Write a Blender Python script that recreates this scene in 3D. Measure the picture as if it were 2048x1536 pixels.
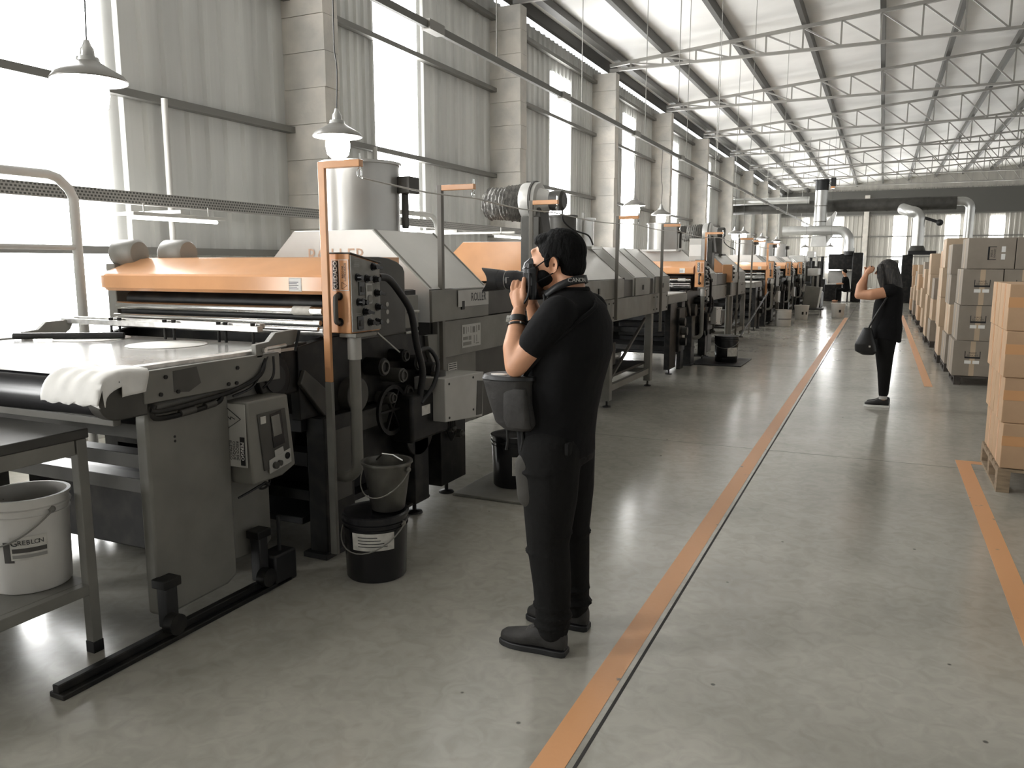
import bpy, bmesh, math, random
from mathutils import Vector, Matrix
random.seed(7)
S = bpy.context.scene
COL = S.collection
for o in list(bpy.data.objects): bpy.data.objects.remove(o)
PI = math.pi
R = math.radians
# ---------------------------------------------------------------- camera, light, exposure
cam = bpy.data.cameras.new('camera'); co = bpy.data.objects.new('camera', cam); COL.objects.link(co)
cam.sensor_fit = 'HORIZONTAL'; cam.sensor_width = 36.0; cam.lens = 36.0 * 1580 / 2048
cam.clip_start = 0.05; cam.clip_end = 300
co.location = (0, 0, 1.6); co.rotation_euler = (R(90 - 8.6726), 0, R(24.8736))
S.camera = co
S.view_settings.view_transform = 'Standard'; S.view_settings.look = 'None'
S.view_settings.exposure = 0.0; S.view_settings.gamma = 1.0; S.view_settings.use_curve_mapping = False
WINDOW_E = 19.0
FILL_E = 1.6         # duller daylight through the far right wall strips
WINDOW_E0 = 0      # daylight through the translucent wall strips
LAMP_E = 22.0
w = bpy.data.worlds.new('sky'); S.world = w; w.use_nodes = True
bg = w.node_tree.nodes['Background']; bg.inputs[0].default_value = (0.93, 0.96, 1, 1); bg.inputs[1].default_value = 3.0

# ---------------------------------------------------------------- materials
def mat(name, col, rough=0.5, metal=0.0, var=0.0, vscale=6.0, bump=0.0, bscale=40.0, emit=None, es=0, col2=None, spec=None, rvar=0.0, stretch=None, vlow=.35, vhigh=.65):
    m = bpy.data.materials.new(name); m.use_nodes = True; nt = m.node_tree; b = nt.nodes['Principled BSDF']
    b.inputs['Base Color'].default_value = (*col, 1); b.inputs['Roughness'].default_value = rough; b.inputs['Metallic'].default_value = metal
    if spec is not None: b.inputs['Specular IOR Level'].default_value = spec
    if emit: b.inputs['Emission Color'].default_value = (*emit, 1); b.inputs['Emission Strength'].default_value = es
    if var or bump or rvar or col2:
        tc = nt.nodes.new('ShaderNodeTexCoord'); src = tc.outputs['Object']
        if stretch:
            mp = nt.nodes.new('ShaderNodeMapping'); mp.inputs['Scale'].default_value = stretch; nt.links.new(src, mp.inputs[0]); src = mp.outputs[0]
        n = nt.nodes.new('ShaderNodeTexNoise'); n.inputs['Scale'].default_value = vscale; n.inputs['Detail'].default_value = 5; nt.links.new(src, n.inputs['Vector'])
        if var or col2:
            r = nt.nodes.new('ShaderNodeValToRGB'); nt.links.new(n.outputs['Fac'], r.inputs['Fac'])
            r.color_ramp.elements[0].position = vlow; r.color_ramp.elements[1].position = vhigh
            c2 = col2 if col2 else tuple(min(1, c * (1 + var)) for c in col); c1 = col if col2 else tuple(c * (1 - var) for c in col)
            r.color_ramp.elements[0].color = (*c1, 1); r.color_ramp.elements[1].color = (*c2, 1)
            nt.links.new(r.outputs['Color'], b.inputs['Base Color'])
        if rvar:
            mr = nt.nodes.new('ShaderNodeMapRange'); mr.inputs['To Min'].default_value = rough - rvar; mr.inputs['To Max'].default_value = rough + rvar
            mr.inputs['From Min'].default_value = .3; mr.inputs['From Max'].default_value = .7
            nt.links.new(n.outputs['Fac'], mr.inputs[0]); nt.links.new(mr.outputs[0], b.inputs['Roughness'])
        if bump:
            n2 = nt.nodes.new('ShaderNodeTexNoise'); n2.inputs['Scale'].default_value = bscale; n2.inputs['Detail'].default_value = 4; nt.links.new(src, n2.inputs['Vector'])
            bp = nt.nodes.new('ShaderNodeBump'); bp.inputs['Strength'].default_value = bump; bp.inputs['Distance'].default_value = .02
            nt.links.new(n2.outputs['Fac'], bp.inputs['Height']); nt.links.new(bp.outputs[0], b.inputs['Normal'])
    return m
ORANGE = (0.66, 0.34, 0.165)
SHEET = mat('galvanised_sheet', (.60, .60, .575), .5, .15, var=.10, vscale=1.2, stretch=(1, 3, .15))
SHEETR = mat('roof_foil', (.90, .895, .87), .5, .0, var=.05, vscale=.8, bump=.25, bscale=1.5)
DAY = mat('daylit_fibreglass', (.8, .8, .8), .5, emit=(1, 1, .985), es=WINDOW_E)
DAYR = mat('dull_daylit_fibreglass', (.8, .8, .8), .5, emit=(1, 1, .98), es=FILL_E)
CONC = mat('column_concrete', (.47, .455, .42), .75, var=.22, vscale=2.5, bump=.25, bscale=25, col2=(.63, .59, .53))
GIRT = mat('girt_steel', (.20, .195, .18), .5, .5)
TRUSS = mat('truss_steel', (.33, .32, .295), .45, .4)
PURL = mat('purlin_steel', (.10, .098, .09), .55, .4)
BACKW = mat('back_sheet', (.40, .385, .35), .5, .3, var=.12, vscale=1.0, stretch=(3, 1, .15))
GALV = mat('galvanised_duct', (.60, .60, .58), .32, .75, var=.06, vscale=3)
DUCTM = mat('round_duct_steel', (.40, .395, .375), .33, .55, var=.08, vscale=2)
HOODG = mat('grey_hood_paint', (.62, .61, .58), .36, .2, var=.06, vscale=2)
PANEL = mat('grey_machine_paint', (.20, .193, .172), .5, .1, var=.12, vscale=4, bump=.05)
PANELD = mat('dark_grey_paint', (.065, .062, .055), .5, .1, var=.2, vscale=5)
KPANEL = mat('worn_grey_panel_paint', (.17, .165, .145), .5, 0, col2=(.27, .26, .235), vscale=12)
CREAM = mat('light_grey_enamel', (.46, .45, .42), .4, 0, var=.07, vscale=5)
GRIME = mat('grimy_machine_steel', (.007, .007, .007), .45, .1, spec=.35, col2=(.032, .029, .025), vscale=9, vlow=.45, vhigh=.75)
BLACK = mat('black_rubber', (.012, .012, .013), .5)
BLACKG = mat('black_plastic', (.012, .012, .014), .25)
CHROME = mat('bright_steel', (.68, .68, .66), .18, 1.0, var=.1, vscale=8)
RAILM = mat('brushed_aluminium', (.62, .61, .59), .3, .7, var=.2, vscale=20)
ORG = mat('orange_paint', ORANGE, .2, 0, var=.05, vscale=5)
POSTM = mat('shaded_post_paint', (.14, .13, .11), .45, 0, col2=(.55, .32, .17), vscale=3, vlow=.58, vhigh=.70, stretch=(1, 1, .5))  # orange post paint with its shade put into the colour as grey
ORGOLD = mat('worn_orange_paint', ORANGE, .42, 0, col2=(.14, .12, .10), vscale=14, vlow=.62, vhigh=.70)
PLATE = mat('polished_table_plate', (.55, .54, .52), .16, .3, var=.08, vscale=3)
WHITE = mat('white_belt', (.86, .85, .82), .22, 0, var=.03, vscale=4)
DISC = mat('matt_white_sheet', (.80, .785, .75), .6)
CLOTH = mat('pale_cloth', (.80, .785, .75), .8, 0, var=.08, vscale=8)
BUCKW = mat('white_bucket_plastic', (.66, .64, .60), .35, 0, var=.06, vscale=6)
PAPER = mat('paper_label', (.60, .58, .53), .6, 0, var=.12, vscale=25)
PAPERD = mat('dark_label', (.07, .066, .06), .5)
INK = mat('black_ink', (.012, .012, .014), .5)
WHINK = mat('white_ink', (.75, .73, .7), .5)
GRINK = mat('grey_ink', (.30, .29, .27), .5)
SHADE = mat('lamp_enamel', (.26, .25, .23), .35, .3)
SHADEIN = mat('lamp_inner_enamel', (.85, .85, .83), .4)
BULB = mat('lit_globe', (1, 1, 1), .3, emit=(1, .985, .95), es=LAMP_E)
TUBE = mat('lit_fluorescent_tube', (1, 1, 1), .3, emit=(1, 1, 1), es=6)
CARD = mat('cardboard', (.29, .25, .205), .75, 0, var=.06, vscale=5)
CARDL = mat('pale_cardboard', (.52, .40, .28), .75, 0, var=.05, vscale=5)
CARDO = mat('orange_cardboard', (.52, .345, .21), .75, 0, var=.06, vscale=5)
TAPE = mat('packing_tape', (.66, .36, .17), .3)
WOOD = mat('pallet_wood', (.30, .225, .15), .8, 0, var=.25, vscale=8, stretch=(1, 6, 6))
WOODD = mat('dark_pallet_wood', (.06, .05, .042), .8, 0, var=.25, vscale=8)
SKIN = mat('skin', (.62, .32, .19), .5, 0, var=.06, vscale=12)
TEE = mat('black_cotton', (.007, .007, .0075), .9, 0, bump=.3, bscale=12, spec=.2)
TROU = mat('dark_canvas', (.009, .0088, .0085), .9, 0, bump=.4, bscale=14, spec=.2)
TROUF = mat('grey_canvas', (.045, .042, .036), .85, 0, bump=.3, bscale=14)
HAIRM = mat('black_hair', (.004, .004, .004), .8, 0, spec=.15, bump=.6, bscale=60, stretch=(1, 1, .4))
HAIRB = mat('brown_hair', (.014, .012, .011), .5, 0, bump=.5, bscale=50, stretch=(3, 3, .25), col2=(.085, .072, .058), vscale=25, vlow=.5, vhigh=.75)
GLASS = mat('dark_glass', (.02, .02, .025), .08)
BAGM = mat('bag_nylon', (.03, .028, .026), .7, 0, var=.3, vscale=12, bump=.3, bscale=20)
BAGK = mat('black_leather', (.011, .011, .011), .45)

def floor_mat():
    m = bpy.data.materials.new('polished_concrete'); m.use_nodes = True; nt = m.node_tree; b = nt.nodes['Principled BSDF']; L = nt.links
    tc = nt.nodes.new('ShaderNodeTexCoord')
    def noise(sc, det, dist=0, st=None):
        n = nt.nodes.new('ShaderNodeTexNoise'); n.inputs['Scale'].default_value = sc; n.inputs['Detail'].default_value = det; n.inputs['Distortion'].default_value = dist
        if st:
            mp = nt.nodes.new('ShaderNodeMapping'); mp.inputs['Scale'].default_value = st; L.new(tc.outputs['Object'], mp.inputs[0]); L.new(mp.outputs[0], n.inputs['Vector'])
        else: L.new(tc.outputs['Object'], n.inputs['Vector'])
        return n
    n1 = noise(.9, 6, .6); n2 = noise(2.2, 5, .8); n4 = noise(11, 8, 1.2); n3 = noise(45, 3)
    r = nt.nodes.new('ShaderNodeValToRGB'); L.new(n1.outputs['Fac'], r.inputs[0])
    r.color_ramp.elements[0].position = .3; r.color_ramp.elements[0].color = (.35, .335, .292, 1)
    r.color_ramp.elements[1].position = .7; r.color_ramp.elements[1].color = (.46, .44, .388, 1)
    r2 = nt.nodes.new('ShaderNodeValToRGB'); L.new(n4.outputs['Fac'], r2.inputs[0])
    r2.color_ramp.elements[0].position = .3; r2.color_ramp.elements[0].color = (.80, .80, .80, 1)
    r2.color_ramp.elements[1].position = .62; r2.color_ramp.elements[1].color = (1, 1, 1, 1)
    mx = nt.nodes.new('ShaderNodeMixRGB'); mx.blend_type = 'MULTIPLY'; mx.inputs[0].default_value = .8; L.new(r.outputs[0], mx.inputs[1]); L.new(r2.outputs[0], mx.inputs[2])
    # small dark specks and chips
    vo = nt.nodes.new('ShaderNodeTexVoronoi'); vo.inputs['Scale'].default_value = 3.2; L.new(tc.outputs['Object'], vo.inputs['Vector'])
    r3 = nt.nodes.new('ShaderNodeValToRGB'); L.new(vo.outputs['Distance'], r3.inputs[0])
    r3.color_ramp.elements[0].position = .02; r3.color_ramp.elements[0].color = (.25, .25, .25, 1); r3.color_ramp.elements[1].position = .035; r3.color_ramp.elements[1].color = (1, 1, 1, 1)
    mx2 = nt.nodes.new('ShaderNodeMixRGB'); mx2.blend_type = 'MULTIPLY'; mx2.inputs[0].default_value = 1; L.new(mx.outputs[0], mx2.inputs[1]); L.new(r3.outputs[0], mx2.inputs[2])
    L.new(mx2.outputs[0], b.inputs['Base Color'])
    mr = nt.nodes.new('ShaderNodeMapRange'); L.new(n2.outputs['Fac'], mr.inputs[0]); mr.inputs['From Min'].default_value = .3; mr.inputs['From Max'].default_value = .7
    mr.inputs['To Min'].default_value = .17; mr.inputs['To Max'].default_value = .22; L.new(mr.outputs[0], b.inputs['Roughness'])
    b.inputs['Specular IOR Level'].default_value = 1.0
    bp = nt.nodes.new('ShaderNodeBump'); bp.inputs['Strength'].default_value = .04; bp.inputs['Distance'].default_value = .01; L.new(n1.outputs['Fac'], bp.inputs['Height'])
    bp2 = nt.nodes.new('ShaderNodeBump'); bp2.inputs['Strength'].default_value = .015; bp2.inputs['Distance'].default_value = .002; L.new(n3.outputs['Fac'], bp2.inputs['Height']); L.new(bp.outputs[0], bp2.inputs['Normal'])
    L.new(bp2.outputs[0], b.inputs['Normal'])
    return m
FLOOR = floor_mat()
LINEP = mat('worn_orange_line_paint', (.70, .36, .17), .38, 0, col2=(.23, .20, .17), vscale=7, vlow=.66, vhigh=.70, bump=.05)
JOINT = mat('joint_filler', (.03, .028, .025), .8)
# perforated cable tray
TRAY = mat('perforated_tray', (.27, .265, .24), .5, .4)
def _perf():
    nt = TRAY.node_tree; b = nt.nodes['Principled BSDF']; tc = nt.nodes.new('ShaderNodeTexCoord'); mp = nt.nodes.new('ShaderNodeMapping'); mp.inputs['Scale'].default_value = (1, 30, 40)
    nt.links.new(tc.outputs['Object'], mp.inputs[0]); v = nt.nodes.new('ShaderNodeTexBrick'); v.inputs['Scale'].default_value = 1; 
    v.inputs['Color1'].default_value = (.06, .06, .055, 1); v.inputs['Color2'].default_value = (.08, .08, .07, 1); v.inputs['Mortar'].default_value = (.30, .29, .27, 1)
    v.inputs['Mortar Size'].default_value = .22; v.inputs['Brick Width'].default_value = 1; v.inputs['Row Height'].default_value = 1
    sx = nt.nodes.new('ShaderNodeSeparateXYZ'); cx = nt.nodes.new('ShaderNodeCombineXYZ'); nt.links.new(mp.outputs[0], sx.inputs[0]); nt.links.new(sx.outputs[1], cx.inputs[0]); nt.links.new(sx.outputs[2], cx.inputs[1])
    nt.links.new(cx.outputs[0], v.inputs['Vector']); nt.links.new(v.outputs['Color'], b.inputs['Base Color'])
_perf()

# ---------------------------------------------------------------- mesh helpers
def basis(d):
    d = Vector(d).normalized(); a = Vector((0, 0, 1)) if abs(d.z) < .95 else Vector((1, 0, 0))
    u = d.cross(a).normalized(); return u, u.cross(d).normalized()
class MB:
    def __init__(s): s.v = []; s.f = []; s.mi = []; s.cur = 0
    def add(s, vs, fs):
        b = len(s.v); s.v += [tuple(x) for x in vs]; s.f += [tuple(i + b for i in f) for f in fs]; s.mi += [s.cur] * len(fs); return s
    def box(s, x0, x1, y0, y1, z0, z1):
        vs = [(x, y, z) for x in (x0, x1) for y in (y0, y1) for z in (z0, z1)]
        return s.add(vs, [(0, 1, 3, 2), (4, 6, 7, 5), (0, 4, 5, 1), (2, 3, 7, 6), (0, 2, 6, 4), (1, 5, 7, 3)])
    def prism(s, poly, axis, a, b):
        n = len(poly)
        def P(p, t):
            return (t, p[0], p[1]) if axis == 'x' else ((p[0], t, p[1]) if axis == 'y' else (p[0], p[1], t))
        vs = [P(p, a) for p in poly] + [P(p, b) for p in poly]
        return s.add(vs, [tuple(range(n))[::-1], tuple(range(n, 2 * n))] + [(i, (i + 1) % n, n + (i + 1) % n, n + i) for i in range(n)])
    def cyl(s, p0, p1, r0, r1=None, n=16, cap=True):
        if r1 is None: r1 = r0
        p0 = Vector(p0); p1 = Vector(p1); u, v = basis(p1 - p0)
        vs = [p0 + (u * math.cos(2 * PI * i / n) + v * math.sin(2 * PI * i / n)) * r0 for i in range(n)] + [p1 + (u * math.cos(2 * PI * i / n) + v * math.sin(2 * PI * i / n)) * r1 for i in range(n)]
        fs = [(i, (i + 1) % n, n + (i + 1) % n, n + i) for i in range(n)]
        if cap: fs += [tuple(range(n))[::-1], tuple(range(n, 2 * n))]
        return s.add(vs, fs)
    def beam(s, p0, p1, w, h=None):
        h = h or w; p0 = Vector(p0); p1 = Vector(p1); u, v = basis(p1 - p0)
        q = [(-1, -1), (1, -1), (1, 1), (-1, 1)]
        vs = [p + u * a * w / 2 + v * b * h / 2 for p in (p0, p1) for a, b in q]
        return s.add(vs, [(0, 1, 2, 3)[::-1], (4, 5, 6, 7), (0, 1, 5, 4), (1, 2, 6, 5), (2, 3, 7, 6), (3, 0, 4, 7)])
    def tube(s, path, r, n=10, cap=True):
        path = [Vector(p) for p in path]; m = len(path); rr = r if isinstance(r, (list, tuple)) else [r] * m
        t0 = (path[1] - path[0]).normalized(); u, v = basis(t0); vs = []
        for i, p in enumerate(path):
            t = (path[min(i + 1, m - 1)] - path[max(i - 1, 0)]).normalized()
            u = (u - t * u.dot(t)).normalized(); v = t.cross(u)
            vs += [p + (u * math.cos(2 * PI * k / n) + v * math.sin(2 * PI * k / n)) * rr[i] for k in range(n)]
        fs = [(i * n + k, i * n + (k + 1) % n, (i + 1) * n + (k + 1) % n, (i + 1) * n + k) for i in range(m - 1) for k in range(n)]
        if cap: fs += [tuple(range(n))[::-1], tuple(range((m - 1) * n, m * n))]
        return s.add(vs, fs)
    def lathe(s, prof, c=(0, 0, 0), n=28, axis='z', closed=False):
        vs = []; m = len(prof)
        for r, z in prof:
            for k in range(n):
                a = 2 * PI * k / n; x, y = r * math.cos(a), r * math.sin(a)
                vs.append((c[0] + x, c[1] + y, c[2] + z) if axis == 'z' else ((c[0] + z, c[1] + x, c[2] + y) if axis == 'x' else (c[0] + x, c[1] + z, c[2] + y)))
        last = m if closed else m - 1
        fs = [(i * n + k, i * n + (k + 1) % n, ((i + 1) % m) * n + (k + 1) % n, ((i + 1) % m) * n + k) for i in range(last) for k in range(n)]
        return s.add(vs, fs)
    def sphere(s, c, r, n=16, m=10):
        rx, ry, rz = r if isinstance(r, (tuple, list)) else (r, r, r)
        vs = [(c[0], c[1], c[2] - rz)]
        for j in range(1, m):
            a = PI * j / m
            vs += [(c[0] + rx * math.sin(a) * math.cos(2 * PI * k / n), c[1] + ry * math.sin(a) * math.sin(2 * PI * k / n), c[2] - rz * math.cos(a)) for k in range(n)]
        vs.append((c[0], c[1], c[2] + rz)); e = len(vs) - 1
        fs = [(0, 1 + (k + 1) % n, 1 + k) for k in range(n)]
        for j in range(m - 2): fs += [(1 + j * n + k, 1 + j * n + (k + 1) % n, 1 + (j + 1) * n + (k + 1) % n, 1 + (j + 1) * n + k) for k in range(n)]
        fs += [(e, 1 + (m - 2) * n + k, 1 + (m - 2) * n + (k + 1) % n) for k in range(n)]
        return s.add(vs, fs)
    def loft(s, rings, n=24, p=2.3):
        # rings: (cx, cy, z, rx, ry[, rot]) horizontal superellipses
        vs = []
        for q in rings:
            cx, cy, z, rx, ry = q[:5]; ro = q[5] if len(q) > 5 else 0
            for k in range(n):
                a = 2 * PI * k / n; c, d = math.cos(a), math.sin(a)
                x = rx * math.copysign(abs(c) ** (2 / p), c); y = ry * math.copysign(abs(d) ** (2 / p), d)
                vs.append((cx + x * math.cos(ro) - y * math.sin(ro), cy + x * math.sin(ro) + y * math.cos(ro), z))
        m = len(rings)
        fs = [(i * n + k, i * n + (k + 1) % n, (i + 1) * n + (k + 1) % n, (i + 1) * n + k) for i in range(m - 1) for k in range(n)]
        fs += [tuple(range(n))[::-1], tuple(range((m - 1) * n, m * n))]
        return s.add(vs, fs)
    def limb(s, pts, rs, n=14):
        # tapered rounded limb, spheres at the joints
        s.tube(pts, rs, n)
        for p, r in zip(pts, rs): s.sphere(p, r * .995, n, 8)
        return s
    def mesh(s, name, smooth=True, ang=38):
        me = bpy.data.meshes.new(name); me.from_pydata(s.v, [], s.f)
        bm = bmesh.new(); bm.from_mesh(me); bmesh.ops.recalc_face_normals(bm, faces=bm.faces)
        for f, i in zip(bm.faces, s.mi): f.material_index = i
        bm.to_mesh(me); bm.free()
        if smooth:
            me.polygons.foreach_set('use_smooth', [True] * len(me.polygons)); me.set_sharp_from_angle(angle=R(ang))
        return me
    def build(s, name, m, parent=None, bevel=0, smooth=True, off=None, ang=38):
        me = s.mesh(name, smooth, ang)
        for mm in (m if isinstance(m, (list, tuple)) else [m]): me.materials.append(mm)
        o = bpy.data.objects.new(name, me); COL.objects.link(o)
        if parent is not None:
            o.parent = parent; wl = wloc(parent); me.transform(Matrix.Translation(-wl))
        if bevel:
            b = o.modifiers.new('bevel', 'BEVEL'); b.width = bevel; b.segments = 2; b.limit_method = 'ANGLE'; b.angle_limit = R(50)
        return o
def wloc(o):
    v = Vector((0, 0, 0))
    while o is not None: v = v + o.location; o = o.parent
    return v
def tag(o, label=None, cat=None, group=None, kind=None):
    if label: o['label'] = label
    if cat: o['category'] = cat
    if group: o['group'] = group
    if kind: o['kind'] = kind
    return o
def thing(name, loc, label, cat, group=None):
    o = bpy.data.objects.new(name, None); COL.objects.link(o); o.location = loc; o.empty_display_size = .1
    return tag(o, label, cat, group)
def rebase(o, loc):
    o.data.transform(Matrix.Translation(-Vector(loc))); o.location = Vector(loc); return o
def copy_tree(o, parent=None):
    c = o.copy(); COL.objects.link(c); c.parent = parent
    for ch in list(o.children): copy_tree(ch, c)
    return c
def dup(o, loc, label=None, group=None, rz=None):
    c = copy_tree(o); c.location = Vector(loc)
    if label: c['label'] = label
    if group: c['group'] = group
    if rz is not None: c.rotation_euler.z = rz
    return c
def shift(o, d, label, group=None): return dup(o, o.location + Vector(d), label, group)
def text(s, size, loc, rot, m, parent, name='lettering', ext=.0004, align='CENTER', sx=1.0, bold=0):
    cu = bpy.data.curves.new(name, 'FONT'); cu.body = s; cu.size = size; cu.extrude = ext; cu.align_x = align; cu.align_y = 'CENTER'; cu.resolution_u = 2; cu.offset = bold * size
    t = bpy.data.objects.new(name, cu); COL.objects.link(t); bpy.context.view_layer.update()
    me = bpy.data.meshes.new_from_object(t.evaluated_get(bpy.context.evaluated_depsgraph_get())); bpy.data.objects.remove(t)
    from mathutils import Euler
    me.transform(Matrix.Translation(Vector(loc)) @ Euler(rot).to_matrix().to_4x4() @ Matrix.Scale(sx, 4, (1, 0, 0)))
    me.materials.clear(); me.materials.append(m)
    o = bpy.data.objects.new(name, me); COL.objects.link(o)
    if parent is not None: o.parent = parent; me.transform(Matrix.Translation(-wloc(parent)))
    return o
RX = (PI / 2, 0, PI / 2)        # text on a face looking to +X
RF = (PI / 2, 0, 0)             # text on a face looking to -Y
RFV = (PI / 2, -PI / 2, 0)      # the same, reading upwards
def arc(c, r, a0, a1, plane, n=8):
    out = []
    for i in range(n + 1):
        a = a0 + (a1 - a0) * i / n; p, q = r * math.cos(a), r * math.sin(a)
        out.append((c[0] + p, c[1], c[2] + q) if plane == 'xz' else ((c[0], c[1] + p, c[2] + q) if plane == 'yz' else (c[0] + p, c[1] + q, c[2])))
    return out
def smooth_path(pts, n=6):
    pts = [Vector(p) for p in pts]; out = []
    for i in range(len(pts) - 1):
        p0 = pts[max(i - 1, 0)]; p1 = pts[i]; p2 = pts[i + 1]; p3 = pts[min(i + 2, len(pts) - 1)]
        for k in range(n):
            t = k / n; out.append(.5 * ((2 * p1) + (p2 - p0) * t + (2 * p0 - 5 * p1 + 4 * p2 - p3) * t * t + (3 * p1 - p0 - 3 * p2 + p3) * t ** 3))
    out.append(pts[-1]); return out
def skin_mesh(mb, name, m, parent, voxel=.009, it=4, extra=None):
    # one continuous surface out of overlapping volumes
    me = mb.mesh(name, False); o = bpy.data.objects.new(name, me); COL.objects.link(o)
    r = o.modifiers.new('r', 'REMESH'); r.mode = 'VOXEL'; r.voxel_size = voxel; r.use_smooth_shade = True
    s = o.modifiers.new('s', 'SMOOTH'); s.iterations = it; s.factor = .5
    bpy.context.view_layer.update()
    me2 = bpy.data.meshes.new_from_object(o.evaluated_get(bpy.context.evaluated_depsgraph_get())); bpy.data.objects.remove(o); bpy.data.meshes.remove(me)
    me2.name = name; me2.materials.clear(); me2.materials.append(m); me2.polygons.foreach_set('use_smooth', [True] * len(me2.polygons))
    o = bpy.data.objects.new(name, me2); COL.objects.link(o)
    if parent is not None: o.parent = parent; me2.transform(Matrix.Translation(-wloc(parent)))
    return o
def st(o): o['kind'] = 'structure'; return o

# ================================================================ THE SETTING
XW, XE, YB, YF = -6.5, 20.5, 58.0, -12.0      # left wall, right wall, back wall, wall behind the camera
COLY = [7.8 - 5.42 * 3 + 5.42 * k for k in range(12)]
ZC = 6.05
def roofz(x): return 6.40 + .087 * (x + 5.9) if x < 7.0 else 6.40 + .087 * 12.9 - .087 * (x - 7.0)
# floor
floor = st(MB().box(XW - .3, XE + .3, YF - .3, YB + .3, -.2, 0).build('floor', FLOOR, smooth=False))
for (x0, x1, y0, y1) in [(-.925, -.822, -2, 25.6), (.645, .748, -2, 7.29), (.748, 1.0, 7.19, 7.29), (.60, .70, 11.6, 27.5)]:
    MB().box(x0, x1, y0, y1, -.003, .0015).build('floor_line', LINEP, floor, smooth=False)
MB().box(-.80, -.788, -12, 57, -.003, .0008).build('floor_joint', JOINT, floor, smooth=False)
for yj in (1.0, 7.0, 13.0, 19.0, 25.0): MB().box(-6, 20, yj, yj + .005, -.003, .0006).build('floor_joint', JOINT, floor, smooth=False)
# ceiling: foil faced roof, sagging a little between the trusses
m = MB(); xs = [XW - .1 + (7.0 - XW + .1) * i / 36 for i in range(37)] + [7.0 + (XE + .1 - 7) * i / 30 for i in range(1, 31)]
ys = [YF + (YB + .1 - YF) * j / 208 for j in range(209)]
def rz(x, y):
    t = ((y - 7.8) / 5.42) % 1.0; q = ((x + 4.84) / 1.51) % 1.0
    return roofz(x) + .10 - .07 * math.sin(PI * t) ** .7 * (0.35 + .65 * math.sin(PI * q)) 
m.add([(x, y, rz(x, y)) for y in ys for x in xs], [(j * len(xs) + i, j * len(xs) + i + 1, (j + 1) * len(xs) + i + 1, (j + 1) * len(xs) + i) for j in range(len(ys) - 1) for i in range(len(xs) - 1)])
m.box(XW - .4, 7, YF, YB, 8.0, 8.05).box(7, XE + .4, YF, YB, 8.0, 8.05)
ceiling = st(m.build('ceiling', SHEETR))
k = -1
while True:
    k += 1; x = -4.84 + 1.507 * (k - 1)
    if x > XE - .3: break
    z = roofz(x) - .03
    MB().box(x - .05, x + .05, YF, YB, z - .12, z + .09).build('purlin', PURL, ceiling, smooth=False)
# eaves beam
MB().box(-6.02, -5.86, YF, YB, 6.28, 6.42).build('eaves_beam', PURL, ceiling, smooth=False)
# trusses
def truss(y, single):
    t = bpy.data.objects.new('roof_truss', None); COL.objects.link(t); t.parent = ceiling; t.location = (0, y, 0)
    x0, x1 = -6.1, XE - .3
    MB().box(x0, x1, y - .035, y + .035, ZC - .0, ZC + .06).build('bottom_chord', TRUSS, t, smooth=False)
    mt = MB(); mt.beam((x0, y, roofz(x0) - .20), (7, y, roofz(7) - .20), .07, .07); mt.beam((7, y, roofz(7) - .20), (x1, y, roofz(x1) - .20), .07, .07); mt.build('top_chord', TRUSS, t, smooth=False)
    ws = []
    x = -5.6; xs_ = []
    while x < x1: xs_.append(x); x += .7535
    for a, b in zip(xs_, xs_[1:]):
        ws.append(((a, y, ZC + .03), (a, y, roofz(a) - .2)))
        if a < 7: ws.append(((a, y, roofz(a) - .22), (b, y, ZC + .04)))
        else: ws.append(((b, y, roofz(b) - .22), (a, y, ZC + .04)))
    if single:
        for p, q in ws: MB().beam(p, q, .035).build('web_bar', TRUSS, t, smooth=False)
    else:
        mm = MB()
        for p, q in ws: mm.beam(p, q, .035)
        mm.build('web_bars', TRUSS, t, smooth=False)['kind'] = 'stuff'
for i, y in enumerate(COLY):
    truss(y, 4 < i < 8)
# corrugated sheets (1.07 m wide), shared meshes
def corr(width, z0, z1, axis, sgn, pitch=.214, dep=.035):
    pts = []; n = round(width / pitch)
    for i in range(n):
        a = i * pitch
        pts += [(a, 0), (a + pitch * .55, 0), (a + pitch * .66, dep), (a + pitch * .9, dep)]
    pts.append((width, 0)); vs = []
    for (a, d) in pts:
        for z in (z0, z1): vs.append((d * sgn, a, z) if axis == 'y' else (a, d * sgn, z))
    return MB().add(vs, [(2 * i, 2 * i + 2, 2 * i + 3, 2 * i + 1) for i in range(len(pts) - 1)])
wall_left = st(bpy.data.objects.new('wall_left', None)); COL.objects.link(wall_left); wall_left.location = (XW, 0, 0)
wl_core = MB().box(XW - .25, XW - .1, YF, YB, 0, 6.20).build('outer_skin', SHEET, wall_left, smooth=False)
corr_me = {}
def sheet(parent, name, key, mk, mt, loc):
    if key not in corr_me: me = mk().mesh(name, False); me.materials.append(mt); corr_me[key] = me
    o = bpy.data.objects.new(name, corr_me[key]); COL.objects.link(o); o.location = Vector(loc) - wloc(parent) if parent else Vector(loc)
    if parent: o.parent = parent
    return o
PW = 1.084
win_no = 0
WSTART = [1.9, 1.9, 1.55, 1.68, 2.62, 2.28, 2.02, 2.12, 2.06, 2.1, 2.1, 2.1]
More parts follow.
